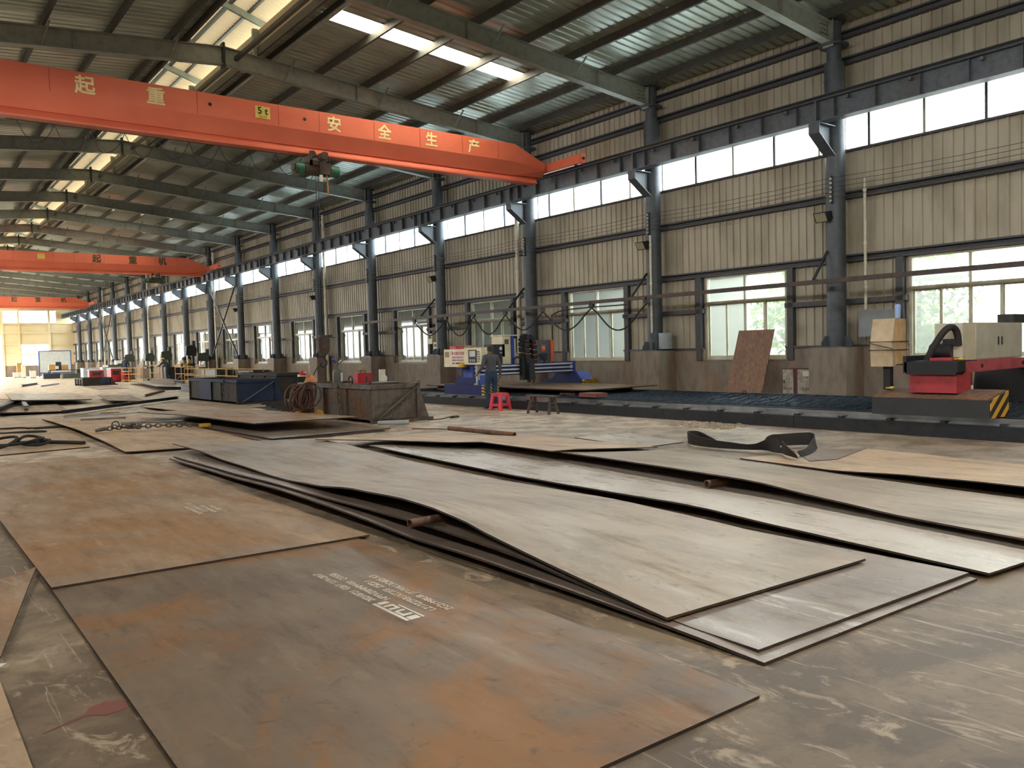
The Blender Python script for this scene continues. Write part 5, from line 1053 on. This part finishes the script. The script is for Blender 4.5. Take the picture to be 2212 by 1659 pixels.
machine_box('red welding machine box left of the red cabinet', 12.95, 68.2, 1.0, .7, .85, MR); machine_box('tall red cabinet left of the yellow rails', 13.6, 65.2, .75, .7, .95, MR, .2); machine_box('small red box at the foot of the yellow rails', 14.3, 64.5, .5, .5, .72, MR); machine_box('grey machine bench behind the red boxes', 14.6, 70.5, 1.6, .8, 1.0, GB); machine_box('dark machine behind the rails under the drill presses', 16.5, 60.2, 1.3, .9, .95, DARK); machine_box('dark lathe bed right of the rails', 16.9, 52.5, 1.0, 3.0, .85, MG); machine_box('low dark bench in the shadow at the wall', 17.0, 46.5, .9, 2.6, .75, DARK)
machine_box('grey lathe before the far columns', 15.6, 75.0, 1.2, 2.2, 1.15, MG); machine_box('pale cabinet at the foot of a far column', 17.1, 79.5, .8, .6, 1.5, WHITE); machine_box('grey bench beyond the lathe', 15.2, 82.0, 1.5, 1.2, .9, GB)
t = thing('site_board', 'large white board with a blue frame near the far gable', 'board', (13.6, 100, 0)); MB().box(0, 3.0, 0, .06, .45, 2.7).build('panel', mat('board_white', '#c8d0cc', '#b7c0bc', .5), t)
for a in ((0, 3.0, 2.7, 2.78), (0, 3.0, .4, .47)): MB().box(a[0], a[1], -.03, .09, a[2], a[3]).build('frame_bar', BLL, t)
for x in (-.06, 2.98): MB().box(x, x+.08, -.03, .09, 0, 2.78).build('frame_post', BLL, t)
t = thing('work_table', 'long table with an ochre cupboard before the white board', 'table', (13.3, 92, 0)); MB().box(0, 3.2, 0, 1.2, .7, .76).build('table_top', DARK, t)
for x in (.1, 3.0):
    for yv in (.1, 1.05): MB().box(x, x+.08, yv, yv+.08, 0, .7).build('leg', DARK, t)
OC = mat('ochre_board', '#b3873f', '#987034', .6); t = thing('ochre_cupboard', 'ochre wooden cupboard standing on the far long table', 'cupboard', (14.0, 92.5, .76)); MB().box(-.6, .0, 0, .5, 0, .55).build('case', OC, t); MB().box(.5, 1.1, 0, .5, 0, .5).build('case', OC, t); MB().box(0, .5, .1, .5, 0, .8).build('centre_case', DARK, t); MB().box(-.05, .25, -.02, .0, .1, .4).build('paper', WHITE, t)
rnd = random.Random(9)
for i, (x, y, w, d, h, m, lb) in enumerate(((12.3, 95, .5, .5, .7, WHITE, 'white drum left of the far table'), (12.0, 99, .35, .35, 1.3, CREAM, 'cream standing post box near the far door'), (11.9, 103, .8, .8, .5, WHITE, 'pale low crate by the far door'), (12.9, 88, 1.4, .7, .45, DARK, 'dark low crate before the far table'), (14.4, 86.5, 1.6, .8, .4, MG, 'green low crate before the far table'), (15.6, 88.5, 1.0, .8, .7, DARK, 'dark crate right of the far table'), (12.4, 105.5, .5, .5, 1.5, OC, 'ochre box against the far gable'))):
    t = thing('crate', lb, 'crate', (x, y, 0)); MB().box(-w/2, w/2, -d/2, d/2, .05, h).build('body', m, t); MB().box(-w/2-.02, w/2+.02, -d/2-.02, d/2+.02, h, h+.04).build('lid', m, t); MB().box(-w/2, w/2, -d/2, d/2, 0, .05).build('runner', DARK, t)
# long stock lying on the floor
for lb, x, y, z, L, rz, w, h, m in (('long rusty channel bar before the yellow rails', 12.3, 45.0, .24, 10, -.13, .2, .16, RUST), ('dark channel bar before the yellow rails', 12.9, 45.5, .24, 8, -.13, .18, .14, DARK), ('dark steel section by the cable plate', 2.6, 28.0, .135, 9.0, -.2, .14, .12, DARK),
        ('long grey steel section across the far left floor', 4.2, 26.8, .065, 7.0, -.72, .14, .1, DARK), ('grey tube beyond the chain plate', 3.6, 29.5, .135, 5.0, -.1, .12, .1, MATS['zinc_bar']), ('rusty angle bar left of the skips', 8.9, 37.0, 0, 5.0, -.4, .12, .1, RUST), ('pale channel bar by the wall behind the brown skip', 16.4, 33.0, 0, 6.5, 0, .3, .25, GB),
        ('rusty bar by the wall behind the brown skip', 16.9, 31.5, 0, 7.5, 0, .25, .16, RUST), ('dark girder behind the blue skip', 12.1, 33.5, 0, 8.0, .06, .3, .3, DARK), ('rusty girder lying on plates behind the blue skip', 14.8, 33.6, .33, 6.0, -.05, .3, .22, RUST), ('dark bar on the floor before the far skip', 7.4, 62.0, 0, 5.0, -.3, .2, .14, DARK), ('pale bar on the floor before the far skip', 8.2, 60.0, 0, 5.0, -.35, .15, .1, GB)):
    t = thing('steel_section', lb, 'steel section', (x, y, z), rz); MB().box(-w/2, w/2, 0, L, 0, .02).build('bottom_flange', m, t); MB().box(-.015, .015, 0, L, .02, h-.02).build('web', m, t); MB().box(-w/2, w/2, 0, L, h-.02, h).build('top_flange', m, t)

# ------------------------------------------------------------------ outside: neighbouring shed, trees, canopy
NB = mat('shed_wall', '#c0c0b8', '#b1b1a8', .7, 0, .4); NR = mat('shed_roof', '#8fa0ac', '#7d8d99', .6, 0, .4)
t = thing('neighbour_building', 'pale shed wall and roof seen through the middle windows of the long wall', 'building', (25.0, 18.5, 0))
MB().box(0, 12, 0, 46, -.2, 5.2).build('wall', NB, t); MB().prism([(-1.2, 5.1), (6, 6.6), (13, 5.1), (13, 5.25), (6, 6.75), (-1.2, 5.25)], 'y', -.5, 46.5).build('roof', NR, t)
MB().box(-6.1, -.01, 0, 46, 4.4, 4.5).build('alley_shade_roof', NR, t)  # roof and rafters added to dim the alley behind the lower windows
for yv in range(0, 46, 6): MB().bar((-6.1, yv+.2, 4.33), (0, yv+.2, 4.33), .1, .12).build('shade_roof_rafter', RUST, t)
MB().box(-5.6, -.01, 44.5, 44.6, -.2, 3.4).build('alley_light_block', NR, t)  # end wall added to keep daylight out of the alley
for i in range(9): f = MB().box(-.05, .0, 2+i*5, 4+i*5, 1.2, 3.2).build('window', mat('shed_window', '#7d8a90', '#6d797f', .9), t)
LEAF = mat('leaf_green', '#7d9a3e', '#5f7d2f', .7, 0, 6); BARK = mat('bark', '#6a5a48', '#544739', .85)
def tree(label, x, y, h, r, n, seed):
    rnd = random.Random(seed); t = thing('tree', label, 'tree', (x, y, -.2), 0, 'trees outside the long wall')
    MB().tube([(0, 0, 0), (.1, .05, h*.4), (.05, -.05, h*.8)], [.14, .1, .05], 8).build('trunk', BARK, t, smooth=True)
    m = MB()
    for i in range(n):
        a, b, q = rnd.uniform(0, 2*PI), rnd.uniform(-1, 1), rnd.random()**.4; c = Vector((r*q*math.cos(a)*math.sqrt(1-b*b), r*q*math.sin(a)*math.sqrt(1-b*b), h*.68+r*1.1*q*b)); s = rnd.uniform(.1, .2)
        u = Vector((rnd.uniform(-1, 1), rnd.uniform(-1, 1), rnd.uniform(-1, 1))).normalized(); v = u.orthogonal().normalized()
        m.add([c-u*s, c+v*s*.45, c+u*s, c-v*s*.45], [(0, 1, 2, 3)])
    o = m.build('crown', LEAF, t); o['kind'] = 'stuff'
for a in (('leafy tree outside the window behind the plywood', 24.2, 16.0, 4.2, 1.5, 1500, 1), ('leafy tree farther out behind the plywood window', 27.6, 13.6, 5.0, 2.0, 1500, 2), ('low bush outside the nearest window', 22.4, 10.6, 1.9, .8, 700, 4)): tree(*a)
t = thing('yard_canopy', 'open steel canopy in the yard outside the nearest windows', 'canopy', (21.5, 7.6, 0))
for yv in (0, 4.5): MB().cyl((0, yv, -.2), (0, yv, 3.1), .06, 10).build('post', RUST, t); MB().bar((-1, yv, 3.1), (6, yv, 3.5), .08, .12).build('rafter', RUST, t)
MB().prism([(-1.2, 3.15), (6.2, 3.58), (6.2, 3.62), (-1.2, 3.19)], 'y', -.3, 6.2).build('canopy_sheet', NB, t)
t = thing('yard_fence', 'pale wall of the yard outside the nearest windows', 'fence', (30, -10, 0)); MB().box(0, .2, 0, 26, -.2, 2.0).build('wall', NB, t); MB().box(-.05, .25, 0, 26, 2.0, 2.1).build('coping', NB, t)
